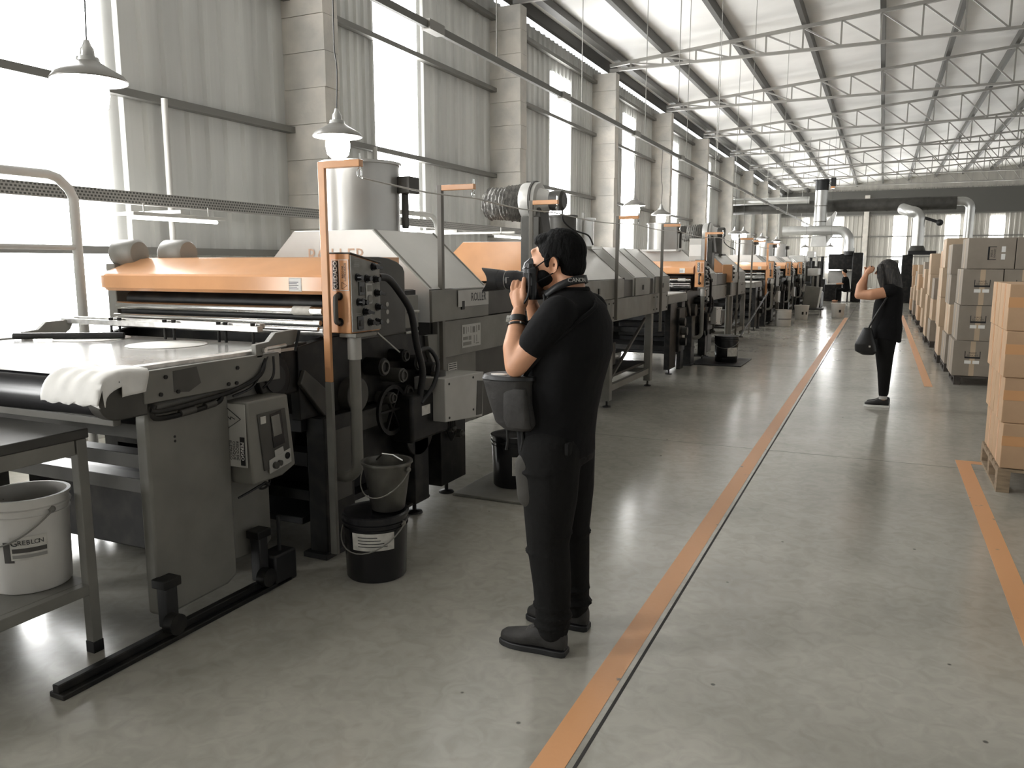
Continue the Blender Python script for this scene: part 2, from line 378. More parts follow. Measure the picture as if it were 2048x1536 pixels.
for k in range(12):
    yc = COLY[k]
    if yc > YB - .5: break
    ww = 1.30 if k == 2 else 1.12
    a = yc + WSTART[k]; b = a + ww; ye = min(yc + 5.42, YB)
    win_no += 1
    st(sheet(None, 'window_%d' % win_no, 'wl%d' % (k == 2), lambda: corr(ww, 0.7, 5.55, 'y', 1, pitch=ww / 5), DAY, (XW, a, 0)))
    sheet(wall_left, 'sheet_panel', 'sl_low%d' % (k == 2), lambda: corr(ww, 0, .7, 'y', 1, pitch=ww / 5), SHEET, (XW, a, 0))
    sheet(wall_left, 'sheet_panel', 'sl_up%d' % (k == 2), lambda: corr(ww, 5.55, 6.16, 'y', 1, pitch=ww / 5), SHEET, (XW, a, 0))
    for (p, q) in ((yc, a), (b, ye)):
        n = max(1, round((q - p) / 1.05)); w_ = (q - p) / n
        for r_ in range(n):
            key = 'sl%.3f' % w_
            sheet(wall_left, 'sheet_panel', key, lambda: corr(w_, 0, 6.16, 'y', 1, pitch=w_ / 5), SHEET, (XW, p + r_ * w_, 0))
for k in range(12):
    yc = COLY[k]
    if yc > YB: break
    c = MB(); zs = [i * .40 for i in range(16)]
    for a, b in zip(zs, zs[1:]):
        j = .004 * ((int(a * 10) * 7) % 3)
        c.box(XW - .05, -5.9 - j, yc - .13 - j, yc + .13, a + .006, min(b, ZC) - .0)
        c.box(XW - .05, -5.915, yc - .115, yc + .115, a, a + .01)
    c.build('concrete_column', CONC, wall_left, smooth=False)
for z in (.9, 1.72, 3.15, 4.62, 5.82):
    for k in range(11):
        MB().box(-6.46, -6.36, COLY[k] + .13, COLY[k + 1] - .13, z - .035, z + .035).build('girt', GIRT, wall_left, smooth=False)
# right wall, back wall, front wall
wall_right = st(MB().box(XE, XE + .2, YF, YB, 0, 6.02).build('wall_right', SHEET, smooth=False))
for k in range(11):
    win_no += 1; st(MB().box(XE - .03, XE, COLY[k] + 1.2, COLY[k] + 4.2, 1.2, 5.2).build('window_%d' % win_no, DAYR, smooth=False))
wall_front = st(MB().box(XW - .2, XE + .2, YF - .2, YF, 0, 8).build('wall_front', SHEET, smooth=False))
wall_back = st(MB().box(XW - .2, XE + .2, YB + .1, YB + .3, 0, 8.0).build('wall_back', BACKW, smooth=False))
bwin = [(-5.0, -4.75, .9, 4.65), (-3.40, -2.62, 1.0, 4.65), (.52, 1.26, .8, 4.62), (3.52, 4.28, 1.0, 4.55), (5.95, 6.70, 1.0, 4.5), (9, 9.8, 1, 4.5)]
x = XW
while x < XE:
    o = sheet(wall_back, 'sheet_panel', 'bk', lambda: corr(PW, 0, 6.4, 'x', -1, pitch=.271), BACKW, (x, YB + .08, 0)); x += PW
for (a, b, z0, z1) in bwin:
    win_no += 1; st(MB().box(a, b, YB - .02, YB + .01, z0, z1).build('window_%d' % win_no, DAY, smooth=False))
for z in (2.0, 3.3, 4.7): MB().box(XW, XE, YB - .06, YB, z, z + .08).build('girt', GIRT, wall_back, smooth=False)
for xx in (-1.15, -.0 + 7.9): MB().box(xx - .15, xx + .15, YB - .3, YB - .06, 0, 6).build('concrete_column', CONC, wall_back, smooth=False)
MB().box(XW, XE, YB - .1, YB - .06, 4.78, 6.3).build('fascia_panel', PURL, wall_back, smooth=False)

# ================================================================ OVERHEAD: busway, rods, lamps, tray
bus = thing('lighting_busway', (-3.5, 20, 3.5), 'long grey overhead conduit rail running along above the machines', 'conduit rail')
m = MB(); y = -6.0
while y < 54:
    m.box(-3.518, -3.482, y + .01, y + 2.99, 3.50, 3.56); y += 3
m.build('rail', TRAY if False else GIRT, bus, smooth=False)
m = MB(); y = -6.0
while y < 54: m.box(-3.54, -3.46, y - .12, y + .12, 3.49, 3.57); y += 3
m.build('joint_sleeves', TRUSS, bus, smooth=False)['kind'] = 'stuff'
for i, y in enumerate((7.2, 9.6, 12.5, 15.4, 18.3, 21.0, 27, 33, 39)):
    o = MB().cyl((-3.5, y, 3.56), (-3.5, y, roofz(-3.5) + .0), .006, n=6).build('hanger_rod', TRUSS, bus)
# loose drop wires hanging from the roof over the aisle
for i, (x, y, z, l) in enumerate([(-2.2, 9.2, 3.4, 'thin drop wire hanging from the roof, nearest the camera'), (-2.2, 11.6, 3.1, 'thin drop wire hanging from the roof, second nearest'), (-2.2, 14.6, 3.2, 'thin drop wire hanging from the roof, third nearest'), (-2.2, 19.5, 3.3, 'thin drop wire hanging from the roof, fourth and farthest')]):
    tag(MB().cyl((x, y, z), (x, y, roofz(x)), .005, n=6).build('drop_wire', TRUSS), l, 'wire', 'drop wires from the roof')
def lamp_at(x, y, z, zc, label, cord=True):
    t = thing('pendant_lamp', (x, y, z), label, 'lamp', 'pendant lamps over the machines')
    MB().lathe([(.17, 0), (.172, .006), (.155, .03), (.11, .055), (.075, .075), (.055, .09)], (x, y, z), 32).build('lamp_shade', SHADE, t)
    MB().lathe([(.168, .001), (.15, .026), (.105, .05), (.07, .068), (.001, .08)], (x, y, z), 32).build('shade_lining', SHADEIN, t)
    MB().lathe([(.055, .088), (.05, .11), (.034, .115), (.03, .15), (.02, .165), (.012, .19), (.001, .192)], (x, y, z), 20).build('lamp_holder', GALV, t)
    MB().lathe([(.001, -.155), (.04, -.15), (.075, -.115), (.085, -.06), (.08, -.01), (.06, .03), (.04, .06)], (x, y, z), 24).build('lit_globe', BULB, t)
    if cord: MB().tube(smooth_path([(x, y, z + .185), (x + .012, y, z + .45), (x - .012, y + .01, (z + zc) / 2 + .1), (x, y, zc)], 5), .004, 6).build('cord', BLACK, t)
    return t
L1 = lamp_at(-3.5, 2.74, 2.46, 3.5, 'pendant lamp with wide enamel shade at upper left before the bright window')
for (y, z, l) in [(4.66, 2.47, 'pendant lamp with glowing globe hanging over the orange post of the nearest machine'),
                  (12.0, 2.47, 'left one of the two lit pendant lamps behind the photographer'),
                  (13.62, 2.42, 'right one of the two lit pendant lamps behind the photographer'),
                  (21.2, 2.35, 'lit pendant lamp, left of the four small ones in the middle distance'),
                  (22.6, 2.40, 'lit pendant lamp, second of the four small ones in the middle distance'),
                  (26.2, 2.36, 'lit pendant lamp, third of the four small ones in the middle distance'),
                  (30.1, 2.38, 'lit pendant lamp, fourth of the four small ones in the middle distance'),
                  (40.9, 2.32, 'tiny lit pendant lamp farthest down the row')]:
    lamp_at(-3.5, y, z, 3.5, l)
lamp_at(-2.95, 35.2, 2.25, roofz(-2.95), 'tiny lit pendant lamp left of the tall vertical duct')
lamp_at(-1.95, 34.5, 2.25, roofz(-1.95), 'tiny lit pendant lamp right of the tall vertical duct')
tray = thing('cable_tray', (-5.8, 5, 2.1), 'perforated metal cable tray running along the left wall', 'cable tray')
MB().box(-5.84, -5.835, 1, 13, 2.10, 2.20).box(-5.765, -5.76, 1, 13, 2.10, 2.20).build('side_plate', TRAY, tray, smooth=False)
MB().box(-5.84, -5.76, 1, 13, 2.095, 2.10).build('bottom_plate', TRUSS, tray, smooth=False)
for y in (1.5, 3.6, 7.9, 10.5, 12.9): MB().box(-6.45, -5.76, y - .02, y + .02, 2.06, 2.095).build('bracket', GIRT, tray, smooth=False)
for i, (y, x, l) in enumerate([(5.0, -5.6, 'glowing fluorescent fixture under the cable tray left of the first column'), (10.4, -4.9, 'glowing fluorescent fixture over the second hood in front of the column')]):
    t = thing('fluorescent_fixture', (x, y, 1.98), l, 'lamp', 'fluorescent fixtures by the wall')
    MB().box(x - .06, x + .06, y - .35, y + .65, 1.99, 2.02).build('housing', CREAM, t, .004)
    MB().cyl((x - .03, y - .33, 1.975), (x - .03, y + .63, 1.975), .014, n=10).build('tube', TUBE, t)
    MB().cyl((x + .03, y - .33, 1.975), (x + .03, y + .33, 1.975), .014, n=10).build('tube', TUBE, t)
    for yy in (y - .2, y + .5): MB().cyl((x, yy, 2.02), (x, yy, 2.1), .006, n=6).build('stem', CREAM, t)
    MB().box(-6.36, x + .05, y + .14, y + .17, 2.0 + .03, 2.06).build('wall_arm', CREAM, t, smooth=False)
for i, (y, z1, l) in enumerate([(5.72, 3.15, 'slim white riser pipe on the corrugated wall left of the first column'), (9.2, 3.15, 'slim grey riser pipe on the wall behind the big round duct'), (14.1, 2.6, 'slim pale riser pipe on the wall behind the fan')]):
    tag(MB().cyl((-6.30, y, .0), (-6.30, y, z1), .03, n=12).build('riser_pipe', CREAM), l, 'pipe', 'riser pipes on the left wall')

# ================================================================ MACHINES
def oven(y_org, label, mods, yend, full=True, legs=()):
    """tunnel oven built in world coordinates; mods = (y0, y1, top z, material of the end plate)"""
    t = thing('tunnel_oven', (-3.44, y_org, 0), label, 'oven', 'tunnel ovens in the machine row')
    prof = lambda zt, i=0: [(-4.20 + i, 1.43), (-3.78 + i * .4, zt - i), (-3.12 - i * .4, zt - i), (-2.68 - i, 1.43)]
    for (a, b, zt, em) in mods:
        h = MB().prism(prof(zt), 'y', a, b).build('hood_module', HOODG, t, .004)
        MB().prism([(-4.196, 1.43), (-3.78, zt - .004), (-3.12, zt - .004), (-2.684, 1.43), (-2.684, 1.215), (-2.80, 1.215), (-2.80, 1.43)] if em is not ORG else prof(zt, .004), 'y', a - .006, a).build('end_plate', em, h, smooth=False)
        # seam flanges with screws
        for yy in (a + .03, b - .03): MB().beam((-3.12, yy, zt + .003), (-2.69, yy, 1.437), .018, .008).build('seam_flange', PANEL, h, smooth=False)
        s = MB().box(-2.72, -2.665, a, b + (.0), 1.215, 1.425)
        o = s.build('side_box', PANEL, t, .004)
        MB().box(-2.665, -2.655, (a + b) / 2 - .02, (a + b) / 2 + .02, 1.28, 1.34).build('latch', GRIME, o)
    ys = sorted([(a, b) for a, b, _, _ in mods])
    for (a0, b0), (a1, b1) in zip(ys, ys[1:]):
        if a1 - b0 > .05: MB().box(-4.15, -2.70, b0 + .001, a1 - .008, 1.215, 1.41).build('side_box', PANELD, t, .004)
    y0 = ys[0][0]
    # long lower side panels in lengths
    yy = y0 + .12; k = 0
    while yy < yend - .3:
        y2 = min(yy + 1.9, yend)
        o = MB().box(-2.74, -2.695, yy + .004, y2 - .004, .955, 1.208).build('side_panel', PANEL, t, .004)
        if True:
            for q in (yy + .08, y2 - .08):
                for z in (1.0, 1.16): MB().cyl((-2.695, q, z), (-2.688, q, z), .01, n=8).build('bolt', GRIME, o)
        yy = y2; k += 1
    MB().box(-4.22, -4.16, y0 + .12, yend, .955, 1.41).build('rear_panel', PANEL, t, smooth=False)
    MB().box(-4.15, -2.75, y0 + .1, yend, 1.0, 1.2).build('belt_bed', PANELD, t, smooth=False)
    MB().box(-4.1, -2.78, y0 + .1, yend + .1, 1.211, 1.226).build('wire_belt', GALV, t, smooth=False)
    for q in legs:
        for x in (-2.72, -4.15):
            l = MB().box(x - .045, x + .045, q - .05, q + .05, .075, .955).build('leg', PANEL, t, .004)
            MB().cyl((x, q, .012), (x, q, .08), .013, n=8).lathe([(.001, .0), (.05, .0), (.045, .014), (.012, .022)], (x, q, 0), 14).build('levelling_foot', GRIME, l)
        MB().box(-4.1, -2.765, q - .025, q + .025, .18, .24).build('cross_rail', PANEL, t, smooth=False)
    if len(legs) > 1:
        for x in (-2.72, -4.15): MB().box(x - .025, x + .025, legs[0] + .05, legs[-1] - .05, .17, .24).build('long_rail', PANEL, t, smooth=False)
        MB().box(-4.12, -2.75, legs[0], legs[-1], .30, .33).build('lower_shelf', GRIME, t, smooth=False)
        MB().box(-3.9, -3.0, legs[0] + .3, legs[0] + 1.2, .33, .62).build('heater_casing', PANELD, t, .01)
        MB().beam((-2.72, legs[0] + .1, .3), (-2.72, legs[-1] - .2, .9), .03).build('brace', PANELD, t, smooth=False)
    return t
def big_duct(t, x, y, r, z0, z1, m=DUCTM, motor=True):
    d = MB().lathe([(r, z0), (r, z1 - .02), (r + .018, z1 - .02), (r + .018, z1), (r - .01, z1), (r - .01, z0 + .05)], (x, y, 0), 40).build('exhaust_duct', m, t)
    MB().box(x - r - .05, x + r + .05, y - r - .04, y + r + .04, z0 - .03, z0 + .004).build('duct_flange', m, d, .003)
    if motor:
        MB().box(x + r - .02, x + r + .10, y + .06, y + .2, z0 + .28, z0 + .40).box(x + r - .0, x + r + .03, y + .1, y + .16, z0 + .03, z0 + .28).build('damper_motor', PANELD, d, .006)
    return d
ovA = oven(4.5, 'grey tunnel oven with round duct stretching past the photographer, nearest the camera', [(4.50, 5.33, 1.825, HOODG), (7.0, 8.8, 1.81, ORG), (9.27, 9.92, 1.80, HOODG), (10.2, 10.95, 1.80, HOODG)], 11.0, legs=(8.40, 10.12))
big_duct(ovA, -3.55, 4.99, .285, 1.83, 2.33)
text('ROLLER', .085, (-2.6545, 5.15, 1.36), RX, INK, ovA, sx=.8)
MB().box(-2.6565, -2.6552, 4.84, 5.31, 1.30, 1.415).build('name_plate', CREAM, ovA, smooth=False)
text('ROLLER', .14, (-3.42, 4.4925, 1.648), RF, mat('faded_orange_ink', (.66, .45, .32), .5), ovA, ext=.0003)
MB().box(-2.694, -2.6925, 4.96, 5.25, 1.0, 1.165).build('faded_notice', CREAM, ovA, smooth=False)
for (a, b_, c, d_) in [(4.975, 5.0, 1.10, 1.15), (5.02, 5.03, 1.10, 1.15), (5.05, 5.06, 1.11, 1.145), (5.09, 5.10, 1.10, 1.15), (5.12, 5.16, 1.10, 1.145), (5.18, 5.19, 1.10, 1.15), (5.21, 5.235, 1.11, 1.15), (4.975, 5.05, 1.055, 1.078), (5.06, 5.10, 1.05, 1.08), (4.975, 5.10, 1.015, 1.04), (5.14, 5.15, 1.02, 1.08), (5.18, 5.19, 1.03, 1.08), (5.17, 5.22, 1.015, 1.022)]: MB().box(-2.6925, -2.692, a, b_, c, d_).build('faded_print', PANEL, ovA, smooth=False)
# lower cabinet below the first module
cab = MB().box(-3.9, -2.76, 4.78, 5.3, .42, .95).build('lower_cabinet', PANEL, ovA, .006)
for z, h in ((.86, .07), (.74, .13)): 
    MB().box(-2.7595, -2.758, 4.87, 5.0, z - h / 2, z + h / 2).build('data_plate', PAPER, cab, smooth=False)
    for i in range(4): MB().box(-2.758, -2.7575, 4.88, 4.99, z - h / 2 + .012 + i * h / 4.6, z - h / 2 + .018 + i * h / 4.6).build('print_line', INK, cab, smooth=False)
MB().box(-3.9, -2.80, 5.31, 7.9, .40, .95).build('grey_skirt', PANELD, ovA, .006)
# fan with its flexible duct on the second hood: lying along X
def fan(t, y, orange=False):
    x = -2.95
    f = MB().lathe([(.001, -.07), (.165, -.07), (.172, -.05), (.172, .06), (.165, .08), (.12, .09), (.08, .19), (.001, .19)], (x, y, 2.16), 28, 'x').build('fan_drum', HOODG, t)
    MB().lathe([(.001, .19), (.085, .19), (.09, .21), (.09, .3), (.07, .32), (.001, .32)], (x, y, 2.16), 20, 'x').build('fan_motor', PANELD, f)
    MB().lathe([(.176, .03), (.185, .03), (.185, .05), (.176, .05)], (x, y, 2.16), 28, 'x', closed=True).build('drum_band', PANELD, f)
    pr = []; n = 46
    for i in range(n + 1):
        u = i / n; pr.append((.13 + .022 * math.sin(u * 2 * PI * 11) * 1 + (.02 if i % 4 < 2 else 0) - .05 * max(0, u - .85) / .15, -.08 - .40 * u))
    fm = MB().lathe(pr + [(.001, -.485)], (x, y, 2.15), 30, 'x'); rnd = random.Random(3)
    fm.v = [(a, b + rnd.uniform(-.007, .007), c + rnd.uniform(-.007, .007)) for a, b, c in fm.v]
    fm.build('flexible_sleeve', mat('fleecy_sleeve', (.42, .41, .39), .9, var=.3, vscale=25, bump=.9, bscale=90), f)
    MB().box(x - .06, x + .12, y - .12, y + .12, 1.40, 2.02).prism([(x - .05, 1.80), (x + .16, 1.80), (x + .12, 2.1), (x - .02, 2.1)], 'y', y - .10, y + .10).build('fan_stand', PANELD, f, .006)
    MB().tube(smooth_path([(x + .3, y, 2.07), (x + .31, y, 1.98), (x + .38, y + .1, 1.90), (x + .44, y + .3, 1.86), (x + .42, y + .5, 1.78)]), .008, 8).build('cable', BLACK, f)
fan(ovA, 6.8)
for i, y in enumerate((8.25, 8.85)):
    big_duct(ovA, -3.22, y, .155, 1.79, 2.12, PANELD if i == 0 else GALV, motor=False)
MB().box(-3.08, -3.055, 8.5, 8.53, 1.75, 2.16).build('duct_post', CREAM, ovA, smooth=False)

def guard_frame(y0, y1, label, x=-4.62):
    m = MB().tube([(x, y1, .05)] + [(x, y1, 2.0)] + [(x, y1 - .03, 2.06), (x, y1 - .10, 2.12), (x, y1 - .16, 2.135)] + [(x, y0, 2.135)] + [(x, y0, .05)], .03, 10)
    m.cyl((x, y0, 1.70), (x, y1, 1.70), .018, n=8)
    o = m.build('guard_frame', CREAM); return tag(rebase(o, (x, y1, 0)), label, 'railing', 'tubular guard frames behind the machines')
guard_frame(1.6, 3.44, 'tubular guard frame at far left against the bright window')
guard_frame(6.2, 7.95, 'white tubular guard frame between the duct and the fan')
guard_frame(17.2, 18.9, 'white tubular guard frame in the middle distance, left one')
guard_frame(21.5, 23.2, 'white tubular guard frame in the middle distance, right one')

def coater(label):
    t = thing('roller_coater', (-3.44, 3.8, 0), label, 'machine', 'roller coating machines')
    X0, X1 = -4.40, -2.72
    pr = [(3.42, 1.435), (3.39, 1.437), (3.375, 1.455), (3.375, 1.528), (3.385, 1.540), (3.60, 1.628), (3.66, 1.636), (4.12, 1.636), (4.12, 1.435)]
    m = MB(); n = len(pr)
    for x, ins in ((-4.43, .10), (-4.41, .05), (-4.30, .0), (-2.668, .0)):
        m.v += [(x, q[0] + (ins if q[0] < 3.65 else 0), q[1] - (ins * .5 if q[1] > 1.55 else 0)) for q in pr]
    for j in range(3): m.f += [(j * n + i, j * n + (i + 1) % n, (j + 1) * n + (i + 1) % n, (j + 1) * n + i) for i in range(n)]
    m.f += [tuple(range(n)), tuple(range(3 * n, 4 * n))]; m.mi = [0] * len(m.f)
    hood = m.build('front_hood', ORG, t, ang=25)
    MB().box(-2.885, -2.80, 3.3735, 3.3752, 1.452, 1.525).build('rating_plate', PAPER, hood, smooth=False)
    MB().box(-2.880, -2.805, 3.3730, 3.3734, 1.458, 1.519).build('plate_face', WHINK, hood, smooth=False)
    for i in range(5): MB().box(-2.885, -2.82 - .01 * (i % 2), 3.3722, 3.3731, 1.464 + i * .009, 1.467 + i * .009).build('print_line', INK, hood, smooth=False)
    text('MATRIX', .012, (-2.85, 3.2326, 1.522), RF, INK, hood) if False else None
    # dark throat behind the hood
    MB().box(X0 + .1, X1 - .02, 3.55, 4.42, 1.10, 1.43).build('throat_box', GRIME, t, smooth=False)
    MB().box(-4.15, -2.90, 3.75, 4.5, .22, 1.1).build('inner_body', BLACK, t, smooth=False)
    for (y, z, r, mm) in [(3.45, 1.345, .024, CHROME), (3.50, 1.31, .035, GRIME), (3.42, 1.283, .014, CHROME), (3.46, 1.235, .028, RAILM), (3.56, 1.38, .05, GRIME), (3.40, 1.25, .012, CHROME)]:
        MB().cyl((X0 + .1, y, z), (X1, y, z), r, n=16).build('roller', mm, t)
    MB().cyl((-2.92, 3.45, 1.345), (-2.80, 3.45, 1.345), .0255, n=16).build('roller_label', PAPER, t)
    # pinned rail over the table
    rl = MB().box(-4.46, -2.93, 3.17, 3.21, 1.245, 1.275).box(-4.40, -2.95, 3.21, 3.25, 1.262, 1.285).build('pin_rail', RAILM, t, .003)
    for x in (-4.05, -3.98, -3.62, -3.55, -3.22, -3.17, -2.98):
        MB().cyl((x, 3.19, 1.18), (x, 3.19, 1.25), .008, n=8).cyl((x, 3.19, 1.275), (x, 3.19, 1.29), .013, n=6).build('pin', GRIME, rl)
    # side plates and frames
    for s, x in ((1, -2.76), (-1, -4.30)):
        sp = MB().prism([(3.24, .78), (4.55, .78), (4.55, 1.12), (4.3, 1.16), (4.22, 1.20), (3.5, 1.20), (3.24, 1.17)], 'x', x - .03, x + .03).build('side_plate', GRIME, t, .004)
    MB().prism([(3.68, 1.17), (4.17, 1.17), (4.17, 1.55), (4.15, 1.58), (4.09, 1.61), (4.0, 1.63), (3.9, 1.638), (3.68, 1.638)], 'x', -2.74, -2.66).build('side_cover', PANELD, t, .006)
    for z in (1.26, 1.315, 1.36): MB().cyl((-2.66, 3.97, z), (-2.657, 3.97, z), .014, n=14).build('cover_mark', CREAM, t)
    # black pillars and legs
    p1 = MB().box(-2.78, -2.66, 3.34, 3.60, .02, .78).build('pillar', GRIME, t, .006)
    MB().box(-2.662, -2.655, 3.37, 3.57, .3, .70).build('pillar_plate', PANELD, p1, .003)
    MB().box(-2.80, -2.64, 3.30, 3.64, .0, .03).build('pillar_base', BLACK, p1, .004)
    MB().box(-4.38, -4.26, 3.34, 3.60, .0, .78).build('pillar', GRIME, t, .006)
    l2 = MB().box(-2.76, -2.64, 4.55, 4.90, .09, .80).build('rear_leg', GRIME, t, .005)
    MB().cyl((-2.70, 4.72, 0), (-2.70, 4.72, .1), .014, n=8).lathe([(.001, .0), (.055, .0), (.05, .012), (.014, .02)], (-2.70, 4.72, 0), 14).build('levelling_foot', GRIME, l2)
    MB().box(-2.72, -2.60, 4.15, 4.32, .08, .62).build('middle_leg', GRIME, t, .005)
    MB().cyl((-2.66, 4.23, 0), (-2.66, 4.23, .1), .014, n=8).lathe([(.001, .0), (.055, .0), (.05, .012), (.014, .02)], (-2.66, 4.23, 0), 14).build('levelling_foot', GRIME, t)
    MB().box(-2.80, -2.62, 4.0, 4.36, .075, .09).build('foot_tray', GRIME, t, smooth=False)
    MB().box(-4.38, -4.26, 4.55, 4.9, .0, .8).build('rear_leg', GRIME, t, .005)
    MB().prism([(3.6, .42), (4.92, .42), (4.92, .58), (4.62, .66), (3.6, .62)], 'x', -2.80, -2.72).build('side_beam', GRIME, t, .004)
    MB().box(-2.82, -2.72, 3.6, 4.6, .62, .74).build('upper_beam', PANELD, t, .008)
    # cross members seen under the table
    for (y, z0, z1, mm) in [(3.30, .70, .80, BLACK), (3.34, .50, .58, GRIME), (3.36, .30, .36, GRIME), (3.5, .86, .92, PANELD)]:
        MB().box(-4.27, -2.78, y, y + .12, z0, z1).build('cross_beam', mm, t, .003)
    MB().box(-3.9, -3.0, 3.5, 4.3, .42, .66).build('pump_housing', GRIME, t, .02)
    MB().box(-4.2, -2.82, 3.33, 4.4, .17, .21).build('drip_tray', BLACK, t, .004)
    # big motor drum and gears on the aisle side
    g = MB().cyl((-2.80, 3.06, 1.03), (-2.73, 3.06, 1.03), .115, n=30).build('blower_drum', GRIME, t, .006)
    MB().cyl((-2.73, 3.06, 1.03), (-2.722, 3.06, 1.03), .07, n=30).build('blower_grille', BLACK, g)
    MB().box(-2.82, -2.745, 3.12, 3.34, .93, 1.19).build('gear_case', GRIME, t, .01)
    MB().prism([(3.26, 1.05), (3.46, .90), (3.47, .76), (3.40, .78), (3.22, .98)], 'x', -2.73, -2.70).build('link_arm', PANELD, t, .006)
    MB().cyl((-2.74, 3.66, .86), (-2.66, 3.66, .86), .10, n=26).build('belt_cover', PANELD, t, .006)
    for (y, z, r, l, mm) in [(3.85, 1.0, .055, .13, GRIME), (4.02, .93, .045, .15, PANELD), (4.10, 1.04, .04, .12, GRIME), (4.25, .98, .05, .12, GRIME), (4.42, .92, .045, .14, GRIME), (3.95, .80, .035, .12, PANELD), (4.16, .80, .05, .1, GRIME), (4.35, .74, .035, .12, GRIME)]:
        k = MB().cyl((-2.74, y, z), (-2.74 + l, y, z), r, n=16).build('valve_body', mm, t, .004)
        MB().lathe([(r * .55, 0), (r * .78, 0), (r * .78, .012), (r * .55, .012)], (-2.74 + l, y, z), 18, 'x', closed=True).build('valve_ring', PANELD, k)
    gw = MB().lathe([(.13, 0), (.155, 0), (.155, .02), (.13, .02)], (-2.66, 3.98, .72), 28, 'x', closed=True)
    for a in range(3): gw.beam((-2.65, 3.98 - .14 * math.cos(a * PI / 3), .72 - .14 * math.sin(a * PI / 3)), (-2.65, 3.98 + .14 * math.cos(a * PI / 3), .72 + .14 * math.sin(a * PI / 3)), .02, .012)
    gw.build('hand_wheel', GRIME, t)
    MB().cyl((-2.78, 4.22, .56), (-2.60, 4.22, .56), .17, n=26).build('pulley', GRIME, t, .006)
    MB().box(-2.70, -2.55, 4.05, 4.5, .50, .80).build('pump_block', GRIME, t, .02)
    MB().box(-2.549, -2.547, 4.16, 4.26, .66, .72).build('pump_notice', PAPER, t, smooth=False)
    MB().cyl((-2.62, 4.1, 1.18), (-2.62, 4.24, 1.18), .009, n=8).build('bright_spindle', CHROME, t); MB().cyl((-2.66, 4.2, 1.30), (-2.66, 4.32, 1.30), .010, n=8).build('bright_spindle', CHROME, t)
    MB().beam((-2.66, 3.86, 1.2), (-2.64, 4.12, 1.03), .008).build('link_rod', CREAM, t)
    for a in range(6):
        yy = 4.42 + .06 * math.cos(a); z = .62 + .035 * a
        MB().tube(smooth_path([(-2.60, 4.35 + .03 * a, .80), (-2.53, 4.45 + .02 * a, .70 - .02 * a), (-2.56, 4.6 - .03 * a, .5 + .02 * a), (-2.62, 4.66, .40)]), .012, 8).build('hose', BLACK if a % 2 else GRIME, t)
    for (y, z) in ((4.58, .50), (4.66, .57), (4.7, .44), (4.52, .60)):
        MB().cyl((-2.62, y, z), (-2.56, y, z), .028, n=14).sphere((-2.56, y, z), .022, 10, 6).build('pipe_elbow', PANELD, t)
    # pale junction housing on its arm
    j = MB().prism([(4.30, .60), (4.82, .55), (4.84, .86), (4.30, .88)], 'x', -2.69, -2.46).build('junction_housing', CREAM, t, .005)
    MB().prism([(4.72, .575), (4.80, .57), (4.82, .80), (4.74, .81)], 'x', -2.46, -2.455).build('housing_window', PANELD, j)
    MB().cyl((-2.58, 4.42, .87), (-2.58, 4.42, .91), .05, n=20).build('housing_cap', PANELD, j)
    for z in (.62, .84):
        for y in (4.35, 4.68): MB().cyl((-2.46, y, z), (-2.456, y, z), .008, n=8).build('screw', GRIME, j)
    MB().prism([(4.5, 1.13), (4.72, 1.13), (4.72, .87), (4.62, .87), (4.52, 1.0)], 'x', -2.73, -2.70).build('cover_bracket', PANEL, t, .004)
    MB().box(-2.699, -2.695, 4.64, 4.66, .98, 1.08).build('slot', BLACK, t, smooth=False)
    MB().box(-2.76, -2.72, 4.16, 4.42, 1.19, 1.40).build('rear_cover', PANEL, t, .006)
    # drive motors behind the hood on the wall side
    for (x, y) in ((-4.36, 3.6), (-4.10, 3.75)):
        MB().lathe([(.001, -.10), (.07, -.10), (.085, -.08), (.085, .08), (.07, .10), (.001, .10)], (x, y, 1.665), 22, 'x').build('drive_motor', PANEL, t)
    MB().box(-4.48, -4.40, 3.52, 3.68, 1.2, 1.6).build('motor_bracket', PANEL, t, .006)
    return t
coA = coater('roller coater with long orange hood and black frame, nearest the camera')

